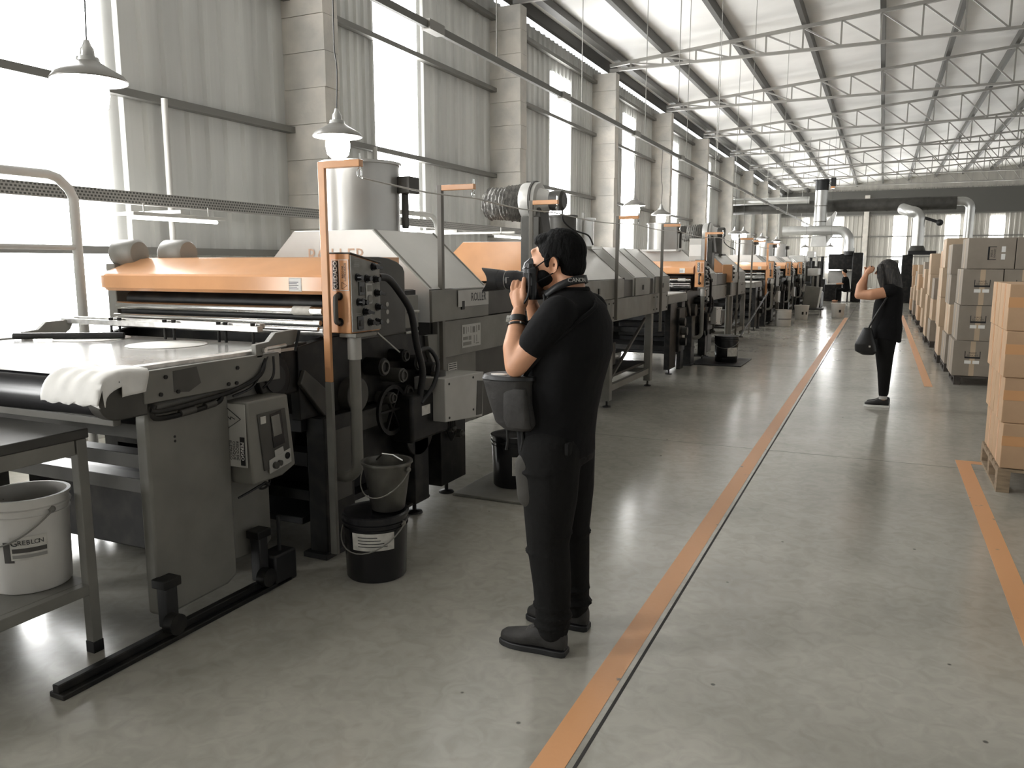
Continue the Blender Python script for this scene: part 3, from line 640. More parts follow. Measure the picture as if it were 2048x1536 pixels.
def control_box(label, words=True):
    t = thing('control_stand', (-2.53, 3.45, 0), label, 'control box', 'control boxes on pipe stands')
    x0, x1, y0, y1, z0, z1 = -2.648, -2.505, 3.40, 3.665, 1.235, 1.652
    zb = 1.602
    pr = [(y0, z0), (y1, z0), (y1, zb), (y0, z1)]
    b = MB().prism(pr, 'x', x0, x1).build('box_body', ORG, t, .005)
    MB().prism([(y0 + .004, z0 + .008), (y1 - .003, z0 + .008), (y1 - .003, zb - .008), (y0 + .004, z1 - .009)], 'x', x1, x1 + .008).build('control_panel', KPANEL, b, .002)
    MB().prism([(y0 - .004, z1 - .002), (y1 + .005, zb - .002), (y1 + .005, zb + .006), (y0 - .004, z1 + .006)], 'x', x0 - .003, x1 + .012).build('box_lid', PANELD, t, .002)
    X = x1 + .008; H = z1 - z0; L = y1 - y0
    def knob(a, c, r=.0165, mm=BLACKG, lever=False):
        y = y0 + L * a; z = z0 + H * c * (1 - .10 * a)
        k = MB().cyl((X, y, z), (X + .008, y, z), r * 1.3, n=18).build('knob', mm, b)
        m = MB().cyl((X + .008, y, z), (X + .034, y, z), r, r * .8, n=18)
        if lever: m.beam((X + .028, y, z), (X + .036, y + .034, z - .008), .014)
        m.build('knob_cap', mm, k)
    for (a, c, lv) in [(.74, .90, True), (.20, .715, False), (.5, .72, False), (.80, .73, False), (.84, .54, True), (.22, .40, False), (.36, .40, False), (.42, .275, True), (.86, .34, True), (.58, .13, True), (.84, .13, False)]:
        knob(a, c, lever=lv)
    for (a, c) in ((.33, .56), (.26, .13)):
        s = MB().box(X, X + .006, y0 + L * a - .026, y0 + L * a + .026, z0 + H * c - .036, z0 + H * c + .036).build('rocker_frame', BLACKG, b, .002)
        MB().box(X + .006, X + .010, y0 + L * a - .011, y0 + L * a + .013, z0 + H * c - .018, z0 + H * c + .012).build('rocker', PANELD, s)
    s = MB().prism([(y0 + L * .48, z0 + H * .36), (y0 + L * .66, z0 + H * .36), (y0 + L * .68, z0 + H * .40), (y0 + L * .68, z0 + H * .62), (y0 + L * .46, z0 + H * .63), (y0 + L * .46, z0 + H * .40)], 'x', X, X + .007).build('thermostat', CREAM, b, .003)
    MB().cyl((X + .007, y0 + L * .57, z0 + H * .43), (X + .013, y0 + L * .57, z0 + H * .43), .020, n=20).build('thermostat_dial', PANEL, s)
    MB().box(X + .007, X + .009, y0 + L * .50, y0 + L * .65, z0 + H * .52, z0 + H * .60).build('scale_window', PANEL, s)
    if words:
        for (a, c, n) in ((.12, .93, 4), (.10, .86, 2), (.62, .64, 2), (.12, .24, 2), (.5, .21, 2)):
            for i in range(n): MB().box(X, X + .0008, y0 + L * a, y0 + L * a + .045, z0 + H * c - .011 * i, z0 + H * c - .011 * i + .004).build('print_line', GRINK, b, smooth=False)
    F = y0 - .0005; n0, n1, m0, m1 = x0 + .032, x0 + .138, z0 + .225, z0 + .385
    nt_ = MB().box(n0, n1, F - .002, F, m0, m1).build('warning_notice', ORG, b, smooth=False)
    for q in ((n0, n1, m0, m0 + .003), (n0, n1, m1 - .003, m1), (n0, n0 + .003, m0, m1), (n1 - .003, n1, m0, m1), (n0 + .046, n0 + .049, m0, m1)):
        MB().box(q[0], q[1], F - .003, F - .002, q[2], q[3]).build('notice_border', WHINK, nt_, smooth=False)
    MB().box(n0 + .006, n0 + .042, F - .003, F - .002, m0 + .006, m1 - .006).build('word_panel', INK, nt_, smooth=False)
    if words:
        text('CUIDADO', .034, (n0 + .024, F - .0045, (m0 + m1) / 2), RFV, WHINK, nt_, sx=.92, bold=.022)
        text('RISCO DE\nELETRICIDADE', .016, (n0 + .078, F - .0045, m0 + .095), RFV, INK, nt_, sx=.9)
        tri = MB()
        for (a, c) in (((n0 + .062, m0 + .008), (n0 + .062, m0 + .044)), ((n0 + .062, m0 + .044), (n0 + .094, m0 + .026)), ((n0 + .094, m0 + .026), (n0 + .062, m0 + .008))): tri.beam((a[0], F - .003, a[1]), (c[0], F - .003, c[1]), .003, .001)
        tri.build('warning_triangle', INK, nt_)
    hx = x0 + .075
    MB().tube(smooth_path([(hx, F, z0 + .195), (hx, F - .03, z0 + .195), (hx, F - .036, z0 + .17), (hx, F - .036, z0 + .085), (hx, F - .03, z0 + .06), (hx, F, z0 + .06)], 5), .013, 10).build('pull_handle', PANELD, b)
    for z in (z0 + .195, z0 + .06): MB().cyl((hx, F, z), (hx, F - .008, z), .022, n=16).build('handle_foot', BLACKG, b)
    px, py = -2.525, 3.45
    MB().box(px - .06, px + .05, py - .05, py + .14, z0 - .022, z0 - .001).build('mount_flange', PANEL, t, .004)
    MB().cyl((px, py, 1.095), (px, py, z0 - .022), .037, n=22).build('pipe_sleeve', CREAM, t)
    pth = [(px, py, 1.10), (px, py, .53)] + arc((px - .09, py, .53), .09, 0, -PI / 2, 'xz', 8)[1:] + [(px - .24, py, .44)]
    MB().tube(pth, .031, 16).build('stand_pipe', PANEL, t)
    MB().sphere((px - .20, py, .44), .048, 14, 8).build('pipe_joint', PANELD, t)
    MB().cyl((x1 - .03, y1, z0 + H * .70), (x1 - .03, y1 + .03, z0 + H * .70), .013, n=12).cyl((x1 - .03, y1 + .018, z0 + H * .70), (x1 - .03, y1 + .026, z0 + H * .70), .018, n=12).build('cable_gland', CHROME, t)
    c = x1 - .02
    MB().tube(smooth_path([(c, y1 + .025, 1.525), (c, y1 + .12, 1.515), (c, y1 + .24, 1.43), (c + .01, y1 + .34, 1.31), (c, y1 + .41, 1.115), (c - .01, y1 + .49, .94), (c - .04, y1 + .50, .78), (c - .05, y1 + .50, .62)], 8), .021, 12).build('cable', BLACK, t)
    MB().tube(smooth_path([(c - .03, y1 + .50, .74), (c, y1 + .60, .84), (c, y1 + .66, .97), (c - .03, y1 + .60, 1.07), (c - .04, y1 + .48, 1.06)], 8), .014, 10).build('cable_loop', BLACK, t)
    return t
cbA = control_box('orange control box marked CUIDADO with grey knob panel on a pipe stand')

def cable_post(x, y, z0, label, m=POSTM, arm=.22, w=.05, d=.06):
    t = thing('cable_post', (x, y, z0), label, 'post', 'slim cable posts along the machines')
    MB().box(x - w / 2, x + w / 2, y - d / 2, y + d / 2, z0, 2.11).build('post', m, t, .003)
    MB().box(x + w / 2, x + w / 2 + arm, y - .018, y + .018, 2.075, 2.11).build('arm', ORG, t, .003)
    e = x + w / 2 + arm - .01
    h = MB().cyl((e, y, 2.07), (e, y, 2.14), .006, n=8)
    h.tube([(e, y + .018 * math.cos(a), 2.045 + .022 * math.sin(a)) for a in [i * PI / 6 for i in range(13)]], .004, 6).build('eye_bolt', CHROME, t)
    return t
cpA = cable_post(-2.616, 3.345, .98, 'tall orange steel post beside the orange control box', m=ORG, w=.042, d=.02)
MB().box(-2.638, -2.594, 3.334, 3.356, .03, .98).build('shaded_post_foot', PANEL, cpA, .003)  # shade on the orange post's lower length, painted in as grey
pB = cable_post(-2.684, 4.66, .10, 'slim orange post standing behind the orange control box', w=.035, d=.035, arm=.24)
cps = [(6.09, 'slim post with arm right behind the photographer face', .98), (8.45, 'slim post just right of the photographer shoulder', .98), (10.42, 'slim post where the first oven ends', .70)]
for y, l, z in cps: cable_post(-2.648, y, z, l, w=.035, d=.025, arm=.22)
wire = MB()
pts = [(-2.37, 3.345, 2.02), (-2.43, 4.66, 2.02), (-2.45, 6.09, 2.01), (-2.45, 8.45, 2.02), (-2.45, 10.42, 2.02), (-2.45, 13.37, 2.02), (-2.45, 16.8, 2.0), (-2.45, 21.6, 2.0)]
for a, b in zip(pts, pts[1:]):
    a = Vector(a); b = Vector(b); mid = (a + b) / 2 - Vector((0, 0, .012 * (b - a).length)); wire.tube(smooth_path([a, mid, b], 4), .005, 6)
tag(wire.build('pull_wire', GALV), 'thin safety pull wire strung between the slim posts', 'wire')

# ---------------- copies down the hall
def unit(dy, names, ov=True):
    a = shift(coA, (0, dy, 0), names[0]); b = shift(cbA, (0, dy, 0), names[1])
    return a, b
unit(9.1, ('second roller coater with orange hood, right of the photographer', 'second orange control box on a pipe stand, behind the photographer'))
unit(17.8, ('third roller coater down the row, behind the white buckets', 'third orange control box on a stand down the row'))
unit(22.0, ('fourth roller coater down the row, dark and small', 'fourth orange control box on a stand, tiny'))
unit(25.8, ('fifth roller coater, farthest of the row', 'fifth orange control box, farthest of the row'))
def oven2(dy, label, yend, legs, k):
    mods = [(4.5 + dy, 5.33 + dy, 1.825, HOODG)]
    mods += [(6.9 + dy, 8.6 + dy, 1.80, ORG)] if k > 2 else [(5.5 + dy, min(6.4, 6.4) + dy, 1.80, HOODG)]
    t = oven(4.5 + dy, label, mods, yend + dy, legs=[q + dy for q in legs]); return t
o2 = oven2(9.1, 'second tunnel oven with pale round duct and orange hood, in the middle distance', 8.9, (7.15, 8.75), 4)
big_duct(o2, -3.45, 13.6, .26, 1.83, 2.28); fan(o2, 14.9); big_duct(o2, -3.2, 16.1, .16, 1.79, 2.12, PANELD, False); big_duct(o2, -3.2, 16.9, .16, 1.79, 2.12, PANELD, False)
o3 = oven2(17.8, 'third tunnel oven, short, in the far row', 6.7, (5.2, 6.5), 2); big_duct(o3, -3.5, 22.8, .27, 1.83, 2.3)
o4 = oven2(22.0, 'fourth tunnel oven, short, in the far row', 6.6, (5.2, 6.4), 2); big_duct(o4, -3.5, 27.0, .27, 1.83, 2.3)
o5 = oven2(25.8, 'fifth tunnel oven at the far end of the row', 6.9, (5.2, 6.7), 2); big_duct(o5, -3.5, 30.8, .27, 1.83, 2.3)
for (y, z, l, mm) in [(13.4, .75, 'orange post with bright orange arm in the middle distance', ORG), (16.76, .02, 'slim dark post right of the second orange box', POSTM), (18.6, .02, 'slim dark post at the end of the second oven', POSTM), (21.25, .75, 'small orange post by the third control box', ORG)]:
    cable_post(-2.67, y, z, l, m=mm, w=.035 if y < 21 else .05, d=.035, arm=.26)
# second, plain orange box on its own pipe, tall pale cabinet beside box 2
t = thing('switch_stand', (-2.66, 15.7, 0), 'plain orange switch box on a dark pipe, between the second and third coaters', 'control box')
MB().box(-2.78, -2.60, 15.62, 15.8, 1.24, 1.58).build('box_body', ORG, t, .006)
MB().box(-2.60, -2.59, 15.64, 15.78, 1.27, 1.55).build('control_panel', PANEL, t)
for z in (1.5, 1.42, 1.34): MB().cyl((-2.59, 15.7, z), (-2.565, 15.7, z), .02, n=12).build('knob', BLACKG, t)
MB().box(-2.74, -2.62, 15.64, 15.78, 1.0, 1.24).build('lower_case', PANELD, t, .006)
MB().cyl((-2.68, 15.7, 0), (-2.68, 15.7, 1.0), .035, n=14).cyl((-2.68, 15.7, 0), (-2.68, 15.7, .02), .12, n=20).build('pipe', PANEL, t)
t = thing('duct_riser', (-2.75, 13.15, 1.66), 'pale upright metal casing above the second orange control box', 'casing')
MB().box(-2.86, -2.66, 13.0, 13.25, 1.64, 2.0).build('casing', CREAM, t, .006); MB().box(-2.855, -2.665, 12.995, 13.0, 1.72, 1.9).build('cover', HOODG, t)
MB().box(-2.83, -2.69, 13.04, 13.22, 1.2, 1.64).build('neck', PANELD, t)
# feed frames ahead of the later coaters
def feed_frame(dy, label):
    t = thing('infeed_conveyor', (-3.44, 2.6 + dy, 0), label, 'machine')
    MB().box(-4.3, -2.70, 2.0 + dy, 3.2 + dy, 1.03, 1.15).build('bed', PANEL, t, .006)
    MB().box(-4.28, -2.72, 1.95 + dy, 3.2 + dy, 1.15, 1.17).build('belt', WHITE, t, .004)
    for x in (-2.74, -4.25):
        MB().box(x - .04, x + .04, 2.15 + dy, 2.55 + dy, .08, 1.03).build('leg', GRIME, t, .004)
        MB().box(x - .03, x + .03, 2.9 + dy, 3.1 + dy, .0, 1.03).build('leg', GRIME, t, .004)
        MB().cyl((x, 2.3 + dy, 0), (x, 2.3 + dy, .1), .014, n=8).cyl((x, 2.3 + dy, 0), (x, 2.3 + dy, .012), .05, n=12).build('levelling_foot', GRIME, t)
    MB().box(-4.25, -2.74, 2.2 + dy, 2.9 + dy, .35, .42).build('shelf', GRIME, t)
    MB().box(-2.76, -2.66, 2.55 + dy, 2.95 + dy, .3, .95).build('motor_case', GRIME, t, .01)
    for k, (y, z) in enumerate(((2.6, .75), (2.75, .6), (2.68, .45))): MB().cyl((-2.66, y + dy, z), (-2.58, y + dy, z), .06, n=16).build('pulley', PANELD if k == 1 else GRIME, t)
    MB().box(-2.659, -2.657, 2.75 + dy, 2.92 + dy, .42, .56).build('notice', PAPER, t, smooth=False)
    return t
feed_frame(9.05, 'dark infeed conveyor in front of the second roller coater')
feed_frame(17.5, 'dark infeed conveyor in front of the third roller coater')

# ================================================================ FEED TABLE (nearest)
ft = thing('feed_table', (-3.5, 2.6, 0), 'conveyor feed table with white belt and grey side panels at left', 'conveyor table')
MB().box(-4.50, -2.74, 2.10, 3.34, 1.155, 1.172).build('table_plate', PLATE, ft, .002)
MB().box(-2.795, -2.735, 2.25, 3.12, 1.150, 1.182).build('edge_trim', RAILM, ft, .003)
sr = MB().box(-2.735, -2.695, 2.25, 3.06, 1.03, 1.165).build('side_rail', PANEL, ft, .004)
for (y, z) in ((2.33, 1.06), (2.42, 1.06), (2.76, 1.05), (2.77, 1.12), (2.71, 1.052), (2.36, 1.13)): MB().cyl((-2.695, y, z), (-2.688, y, z), .009, n=10).build('bolt', GRIME, sr)
MB().prism([(2.40, 1.15), (2.53, 1.155), (2.55, 1.08), (2.48, 1.05), (2.40, 1.06)], 'x', -2.6955, -2.6942).build('grease_stain', PANELD, sr, smooth=False)
MB().cyl((-4.52, 2.13, 1.072), (-2.765, 2.13, 1.072), .082, n=36).build('nose_roller', BLACKG, ft)
MB().prism([(2.27, 1.165), (2.13, 1.165)] + [(2.13 + .088 * math.cos(a), 1.075 + .09 * math.sin(a)) for a in [PI / 2 + PI * i / 10 for i in range(11)]] + [(2.27, .985)], 'x', -2.765, -2.70).build('roller_cheek', PANELD, ft, .006)
MB().box(-4.55, -4.50, 2.1, 3.1, 1.02, 1.18).build('side_rail', PANEL, ft, .004)
MB().box(-4.48, -2.80, 2.35, 3.1, .96, 1.02).build('under_bed', GRIME, ft, smooth=False)
MB().box(-4.45, -2.98, 2.32, 2.36, .90, .98).build('light_cross_panel', CREAM, ft, .004)
for i, z in enumerate((.80, .64, .50)): MB().box(-4.45, -2.80, 2.5 + .05 * i, 2.6 + .05 * i, z, z + .07).build('cross_rail', PANELD, ft, .003)
MB().box(-4.30, -3.12, 2.78, 3.22, .12, .52).build('glare_block', GRIME, ft, .01)  # added dark box in place of low frames, cuts window glare on the floor
for x in (-4.25, -3.2): MB().box(x - .03, x + .03, 2.8, 2.86, 0, .12).build('glare_block_foot', GRIME, ft)
def plate(name, x0, x1, pts, m, par, bev=.006): return MB().prism(pts, 'x', x0, x1).build(name, m, par, bev)
rc = [(2.28, .10), (2.28, .94)] + [(2.35 - .07 * math.cos(a), .95 + .07 * math.sin(a)) for a in [PI / 2 * i / 5 for i in range(6)]] + [(2.74, 1.03), (2.74, .12)] + [(2.68, .09), (2.32, .08)]
pl = plate('support_panel', -2.80, -2.73, rc, PANEL, ft, .012)
plate('support_panel_web', -2.795, -2.765, [(2.73, .18), (2.73, 1.03), (3.02, 1.03), (3.02, .20), (2.96, .16)], PANEL, ft)
for (y, z) in ((2.42, .86), (2.42, .84)): MB().cyl((-2.73, y, z), (-2.7285, y, z), .006, n=8).build('hole', GRIME, pl)
plate('support_panel', -4.46, -4.40, rc, PANELD, ft)
# screw jacks and floor rail
MB().box(-2.72, -2.64, 1.76, 3.02, .0, .022).box(-2.70, -2.665, 1.76, 3.02, .022, .055).build('floor_rail', GRIME, ft, .004)
for y, h in ((2.30, .26), (2.86, .30)):
    j = MB().box(-2.73, -2.67, y - .03, y + .03, .05, h).build('screw_jack', BLACK, ft, .006)
    MB().box(-2.74, -2.66, y - .045, y + .045, h - .03, h + .01).build('jack_nut', GRIME, j, .004); MB().cyl((-2.67, y - .02, .08), (-2.62, y - .02, .08), .045, n=18).build('jack_wheel', GRIME, j)
MB().cyl((-2.69, 2.99, .02), (-2.69, 2.99, .34), .009, n=8).build('threaded_rod', BLACK, ft)
MB().box(-2.76, -2.64, 2.90, 3.06, .0, .16).build('rail_block', BLACK, ft, .01)
# air line under the rail
MB().tube(smooth_path([(-2.70, 2.28, 1.0), (-2.69, 2.33, .99), (-2.69, 2.55, 1.0), (-2.69, 2.75, 1.02), (-2.68, 2.9, 1.07), (-2.70, 2.96, 1.14)]), .011, 10).build('air_line', GRIME, ft)
MB().tube(smooth_path([(-2.70, 2.30, 1.02), (-2.705, 2.30, .965), (-2.69, 2.42, .96), (-2.69, 2.62, .975), (-2.69, 2.66, 1.0)]), .012, 8).build('air_line', GRIME, ft)
MB().cyl((-2.69, 2.42, .965), (-2.69, 2.50, .97), .017, n=10).cyl((-2.69, 2.56, .973), (-2.69, 2.62, .978), .016, n=10).build('coupling', PANELD, ft)
MB().tube(smooth_path([(-2.70, 2.98, 1.15), (-2.68, 2.92, 1.10), (-2.69, 2.86, 1.02), (-2.70, 2.74, .99)]), .006, 6).tube(smooth_path([(-2.68, 3.0, 1.15), (-2.66, 2.97, 1.06), (-2.70, 2.94, 1.0)]), .006, 6).build('thin_hose', BLACK, ft)
# end brackets
bk = [(2.90, 1.15), (2.90, 1.215), (2.99, 1.222), (3.04, 1.262), (3.20, 1.268), (3.21, 1.245), (3.19, 1.21), (3.16, 1.19), (2.96, 1.19), (2.94, 1.15)]
for x in (-2.71, -4.42): 
    b = plate('end_bracket', x - .015, x + .015, bk, PANEL, ft, .003)
    if x > -3:
        MB().cyl((x + .015, 2.95, 1.185), (x + .03, 2.95, 1.185), .012, n=14).cyl((x + .02, 2.96, 1.19), (x + .02, 3.10, 1.195), .010, n=10).build('bracket_pin', RAILM, b)
        MB().cyl((-2.68, 3.16, 1.16), (-2.675, 3.19, 1.26), .007, n=8).build('bracket_lever', GRIME, b)
MB().cyl((-4.42, 2.85, 1.195), (-3.9, 3.15, 1.195), .018, n=12).build('wiper_roll', GRIME, ft)
# electric box on the panel
eb = MB().prism([(2.74, .965), (3.02, .965), (3.06, .60), (2.96, .565), (2.76, .565)], 'x', -2.765, -2.62).build('electric_box', PANEL, ft, .01)
MB().prism([(2.80, .90), (2.99, .90), (3.02, .62), (2.83, .62)], 'x', -2.62, -2.612).build('box_cover', PANELD, eb, .003)
EX = -2.6115
MB().box(-2.757, -2.63, 2.735, 2.739, .655, .955).build('warning_label', CREAM, eb, smooth=False)
tri = MB()
for (a, c) in (((-2.745, .83), (-2.745, .94)), ((-2.745, .94), (-2.655, .885)), ((-2.655, .885), (-2.745, .83))): tri.beam((a[0], 2.734, a[1]), (c[0], 2.734, c[1]), .005, .002)
tri.beam((-2.74, 2.734, .897), (-2.715, 2.734, .880), .004, .002).beam((-2.715, 2.734, .880), (-2.715, 2.734, .893), .004, .002).beam((-2.715, 2.734, .893), (-2.69, 2.734, .883), .004, .002)
tri.build('lightning_triangle', INK, eb)
MB().box(-2.665, -2.638, 2.732, 2.7345, .665, .80).build('word_panel', INK, eb, smooth=False)
text('PERIGO', .026, (-2.652, 2.7315, .733), (PI / 2, PI / 2, 0), WHINK, eb, bold=.02)
text('RISCO DE\nCHOQUE\nELÉTRICO', .021, (-2.705, 2.734, .733), (PI / 2, PI / 2, 0), INK, eb)
MB().box(EX, EX + .002, 2.815, 2.85, .85, .885).build('small_sticker', PAPER, eb, smooth=False)
mw = MB().prism([(2.88, .885), (2.955, .895), (2.975, .73), (2.895, .72)], 'x', EX, EX + .003).build('meter_window', BLACKG, eb)
MB().prism([(2.885, .875), (2.94, .88), (2.955, .78), (2.898, .775)], 'x', EX + .003, EX + .004).build('meter_scale', PANEL, mw)
MB().prism([(2.90, .705), (2.96, .715), (2.968, .675), (2.905, .665)], 'x', EX, EX + .002).build('name_sticker', CREAM, eb, smooth=False)
bp_ = MB().prism([(2.86, .665), (3.01, .695), (3.015, .625), (2.86, .60)], 'x', EX, EX + .004).build('button_plate', CREAM, eb)
MB().cyl((EX, 2.895, .635), (EX + .02, 2.895, .635), .017, n=16).cyl((EX, 2.925, .64), (EX + .018, 2.925, .64), .014, n=16).build('push_button', PANELD, bp_)
MB().cyl((EX, 2.985, .663), (EX + .008, 2.985, .663), .017, n=18).build('push_button', BLACKG, bp_)
MB().tube(smooth_path([(-2.70, 2.95, .57), (-2.68, 2.93, .53), (-2.66, 2.85, .54), (-2.68, 2.80, .52), (-2.70, 2.74, .50)]), .006, 6).tube(smooth_path([(-2.66, 2.90, .53), (-2.65, 2.87, .55), (-2.66, 2.84, .53), (-2.67, 2.88, .515), (-2.66, 2.91, .53)]), .006, 6).build('dangling_wire', BLACK, eb)
# cloth on the corner
cl = MB(); nx, ny = 26, 22
def cz(u, v):
    # laid on the plate, wrapped over the roller in front and folded down the side
    xl = -3.04 + .06 * v; s_ = xl + (-2.60 - xl) * u          # arc length across, edge of the plate at x = -2.70
    tt = .27 - .40 * v + .02 * math.sin(7 * u)                 # arc length along: >0 runs down the nose
    if tt > 0:
        a = min(tt / .094, 1.75); y = 2.13 - .094 * math.sin(a); z = 1.076 + .102 * math.cos(a)
    else: y = 2.13 - tt; z = 1.178 + .004 * math.sin(11 * u + 9 * v)
    x = s_
    if s_ > -2.70:
        q = s_ + 2.70; x = -2.692 + .10 * q + .006 * math.sin(22 * v); z = z - q * (.95 if tt < 0 else .55); y = y + (.03 * q * 10 if tt > 0 else 0) * .5
    if s_ <= -2.70 and tt > 0: z += .004 * math.sin(30 * u)
    return (x, y, z)
cl.add([cz(i / nx, j / ny) for j in range(ny + 1) for i in range(nx + 1)], [(j * (nx + 1) + i, j * (nx + 1) + i + 1, (j + 1) * (nx + 1) + i + 1, (j + 1) * (nx + 1) + i) for j in range(ny) for i in range(nx) if not (j < 9 and i > nx * .80 - j * .0) and not (j < 4 and i < 3)])
o = cl.build('cloth', CLOTH, None, ang=80); sm = o.modifiers.new('th', 'SOLIDIFY'); sm.thickness = .003; sm.offset = 1
tag(rebase(o, (-2.85, 2.15, 1.18)), 'pale crumpled cloth draped over the near corner of the white belt', 'cloth')
for (x, y, l) in ((-3.42, 3.02, 'thin round sheet on the white belt, nearer the control box'), (-4.10, 3.10, 'thin round sheet on the white belt, nearer the window')):
    o = MB().lathe([(.001, 0), (.20, 0), (.203, .002), (.20, .004), (.001, .004)], (x, y, 1.1725), 48).build('round_sheet', DISC)
    tag(rebase(o, (x, y, 1.1725)), l, 'metal disc', 'round sheets on the belt')

# ================================================================ WORK TABLE + BUCKETS
wt = thing('work_table', (-3.4, 1.65, 0), 'grey steel work table with low shelf at the left edge', 'table')
MB().box(-3.95, -2.865, 1.12, 2.115, .905, .945).build('tabletop', PANELD, wt, .004)
MB().box(-2.905, -2.866, 1.19, 2.052, .845, .905).build('apron', PANEL, wt, .003); MB().box(-3.93, -2.9, 2.07, 2.10, .845, .905).build('apron', PANELD, wt, .003)
for x in (-2.885, -3.92):
    for y in (1.16, 2.08):
        l = MB().box(x - .022, x + .022, y - .022, y + .022, .0, .905).build('leg', PANEL, wt, .003)
        MB().box(x - .024, x + .024, y - .024, y + .024, .0, .05).build('foot_cap', BLACK, l, .002)
MB().box(-3.9, -2.905, 1.14, 2.1, .285, .30).build('shelf', PANEL, wt, .002)
MB().box(-2.905, -2.863, 1.18, 2.06, .255, .30).build('shelf_rail', PANEL, wt, .003)
def bucket(c, r, h, m, label, group=None, handle=True, lid=False, name='bucket', ribs=True, tp=.88):
    x, y, z = c; t = thing(name, c, label, 'bucket', group)
    pr = [(.001, 0), (r * tp - .006, 0), (r * tp, .008)] + [(r * (tp + (1 - tp) * .8), h * .80)]
    if ribs: pr += [(r * .975 + .006, h * .80), (r * .98 + .006, h * .815), (r * .98, h * .82), (r * .985, h * .87), (r + .006, h * .872), (r + .008, h * .89), (r, h * .9)]
    pr += [(r, h - .012), (r + .008, h - .01), (r + .008, h)]
    if lid: pr += [(r - .004, h + .004), (r - .02, h - .004), (.001, h - .004)]
    else: pr += [(r - .006, h), (r - .008, h - .02), (r * tp - .006, .01), (.001, .01)]
    MB().lathe(pr, c, 40).build('shell', m, t)
    if handle:
        hx = MB().tube([(x + (r + .012) * math.cos(a), y + (r + .012) * math.sin(a), z + h * .86 - .13 * abs(math.sin(a - PI * 0)) * 1) for a in [PI * 1.0 + PI * i / 16 for i in range(17)]], .0035, 6)
        hx.sphere((x + r + .004, y, z + h * .86), .014, 8, 6).sphere((x - r - .004, y, z + h * .86), .014, 8, 6).build('wire_handle', PANEL, t)
    return t
def wrap(t, c, r, z0, z1, a0, a1, m, name, off=.0015, tp=None, n=14):
    # curved label hugging the bucket; r may be (bottom, top)
    r0, r1 = r if isinstance(r, tuple) else (r, r)
    v = []
    for i in range(n + 1):
        a = a0 + (a1 - a0) * i / n
        v += [(c[0] + (r0 + off) * math.cos(a), c[1] + (r0 + off) * math.sin(a), c[2] + z0), (c[0] + (r1 + off) * math.cos(a), c[1] + (r1 + off) * math.sin(a), c[2] + z1)]
    return MB().add(v, [(2 * i, 2 * i + 2, 2 * i + 3, 2 * i + 1) for i in range(n)]).build(name, m, t)
BC = (-3.10, 1.985, .302)
bw = bucket(BC, .155, .385, BUCKW, 'white plastic bucket labelled GREBLON on the table shelf', tp=.93)
rr = lambda z: .155 * (.93 + .07 * z / .385) + .0005
a_ = R(-52)
wrap(bw, BC, (rr(.135), rr(.22)), .135, .22, a_ - .30, a_ - .05, PAPERD, 'dark_patch', .001)
lb = wrap(bw, BC, (rr(.145), rr(.24)), .145, .24, a_ - .12, a_ + .75, PAPER, 'label', .002)
wrap(bw, BC, (rr(.175), rr(.195)), .175, .193, a_ - .08, a_ + .72, PAPERD, 'label_band', .003)
wrap(bw, BC, (rr(.153), rr(.167)), .153, .167, a_ - .08, a_ + .72, GRINK, 'label_band', .003)
for i, ch in enumerate('GREBLON'):
    a = a_ - .02 + .098 * i + (.03 if i else 0); r = rr(.21) + .004
    text(ch, .036 if i == 0 else .026, (BC[0] + r * math.cos(a), BC[1] + r * math.sin(a), BC[2] + .215), (PI / 2, 0, a + PI / 2), INK, bw)
# roll of wrapping left of the table (dark roll end seen under the belt) and hose below
B2 = (-2.30, 3.28, 0)
b2 = bucket(B2, .165, .34, BLACKG, 'black bucket with torn white label on the floor below the pail', tp=.93, ribs=True, handle=True, lid=True)
wrap(b2, B2, (.1605, .1640), .175, .265, R(-100), R(-22), PAPER, 'label', .002)
for i in range(4): wrap(b2, B2, (.1612 + .0006 * i, .1613 + .0006 * i), .195 + i * .016, .199 + i * .016, R(-88), R(-35 - 6 * i), INK, 'print_line', .0035)
P1 = (-2.255, 3.33, .342)
pail = bucket(P1, .125, .255, mat('dull_steel_pail', (.16, .155, .14), .35, .7, var=.2, vscale=8), 'dull steel pail standing on the black bucket', tp=.70, ribs=False, name='pail')
MB().tube([(P1[0] - .05, P1[1] - .02, .6), (P1[0] + .0, P1[1] - .04, .64), (P1[0] + .05, P1[1] - .02, .635), (P1[0] + .08, P1[1] + .02, .60)], .005, 6).build('hook', CHROME, pail)
B3 = (-2.32, 5.05, .022)
b3 = bucket(B3, .165, .37, BLACKG, 'black bucket with hazard label on a floor mat behind the photographer legs', tp=.92, lid=True)
lab = wrap(b3, B3, (.158, .160), .10, .235, R(-72), R(2), PAPER, 'label', .002)
text('◆', .06, (0, 0, 0), (0, 0, 0), INK, b3) if False else None
a = R(-55); MB().prism([(-.016, -.018), (-.002, -.004), (-.016, .010), (-.030, -.004)], 'y', -.0008, .0008).prism([(0, .002), (.014, .016), (0, .030), (-.014, .016)], 'y', -.0008, .0008).prism([(0, -.034), (.014, -.020), (0, -.006), (-.014, -.020)], 'y', -.0008, .0008).build('hazard_diamonds', INK, b3)
hd = b3.children[-1]; hd.data.transform(Matrix.Translation(wloc(b3))); hd.data.transform(Matrix.Rotation(a + PI / 2, 4, 'Z')); hd.location = (.1615 * math.cos(a), .1615 * math.sin(a), .17)
for i in range(5): wrap(b3, B3, (.1588, .1595), .125 + i * .022, .130 + i * .022, R(-40), R(-2), INK, 'print_line', .0035)
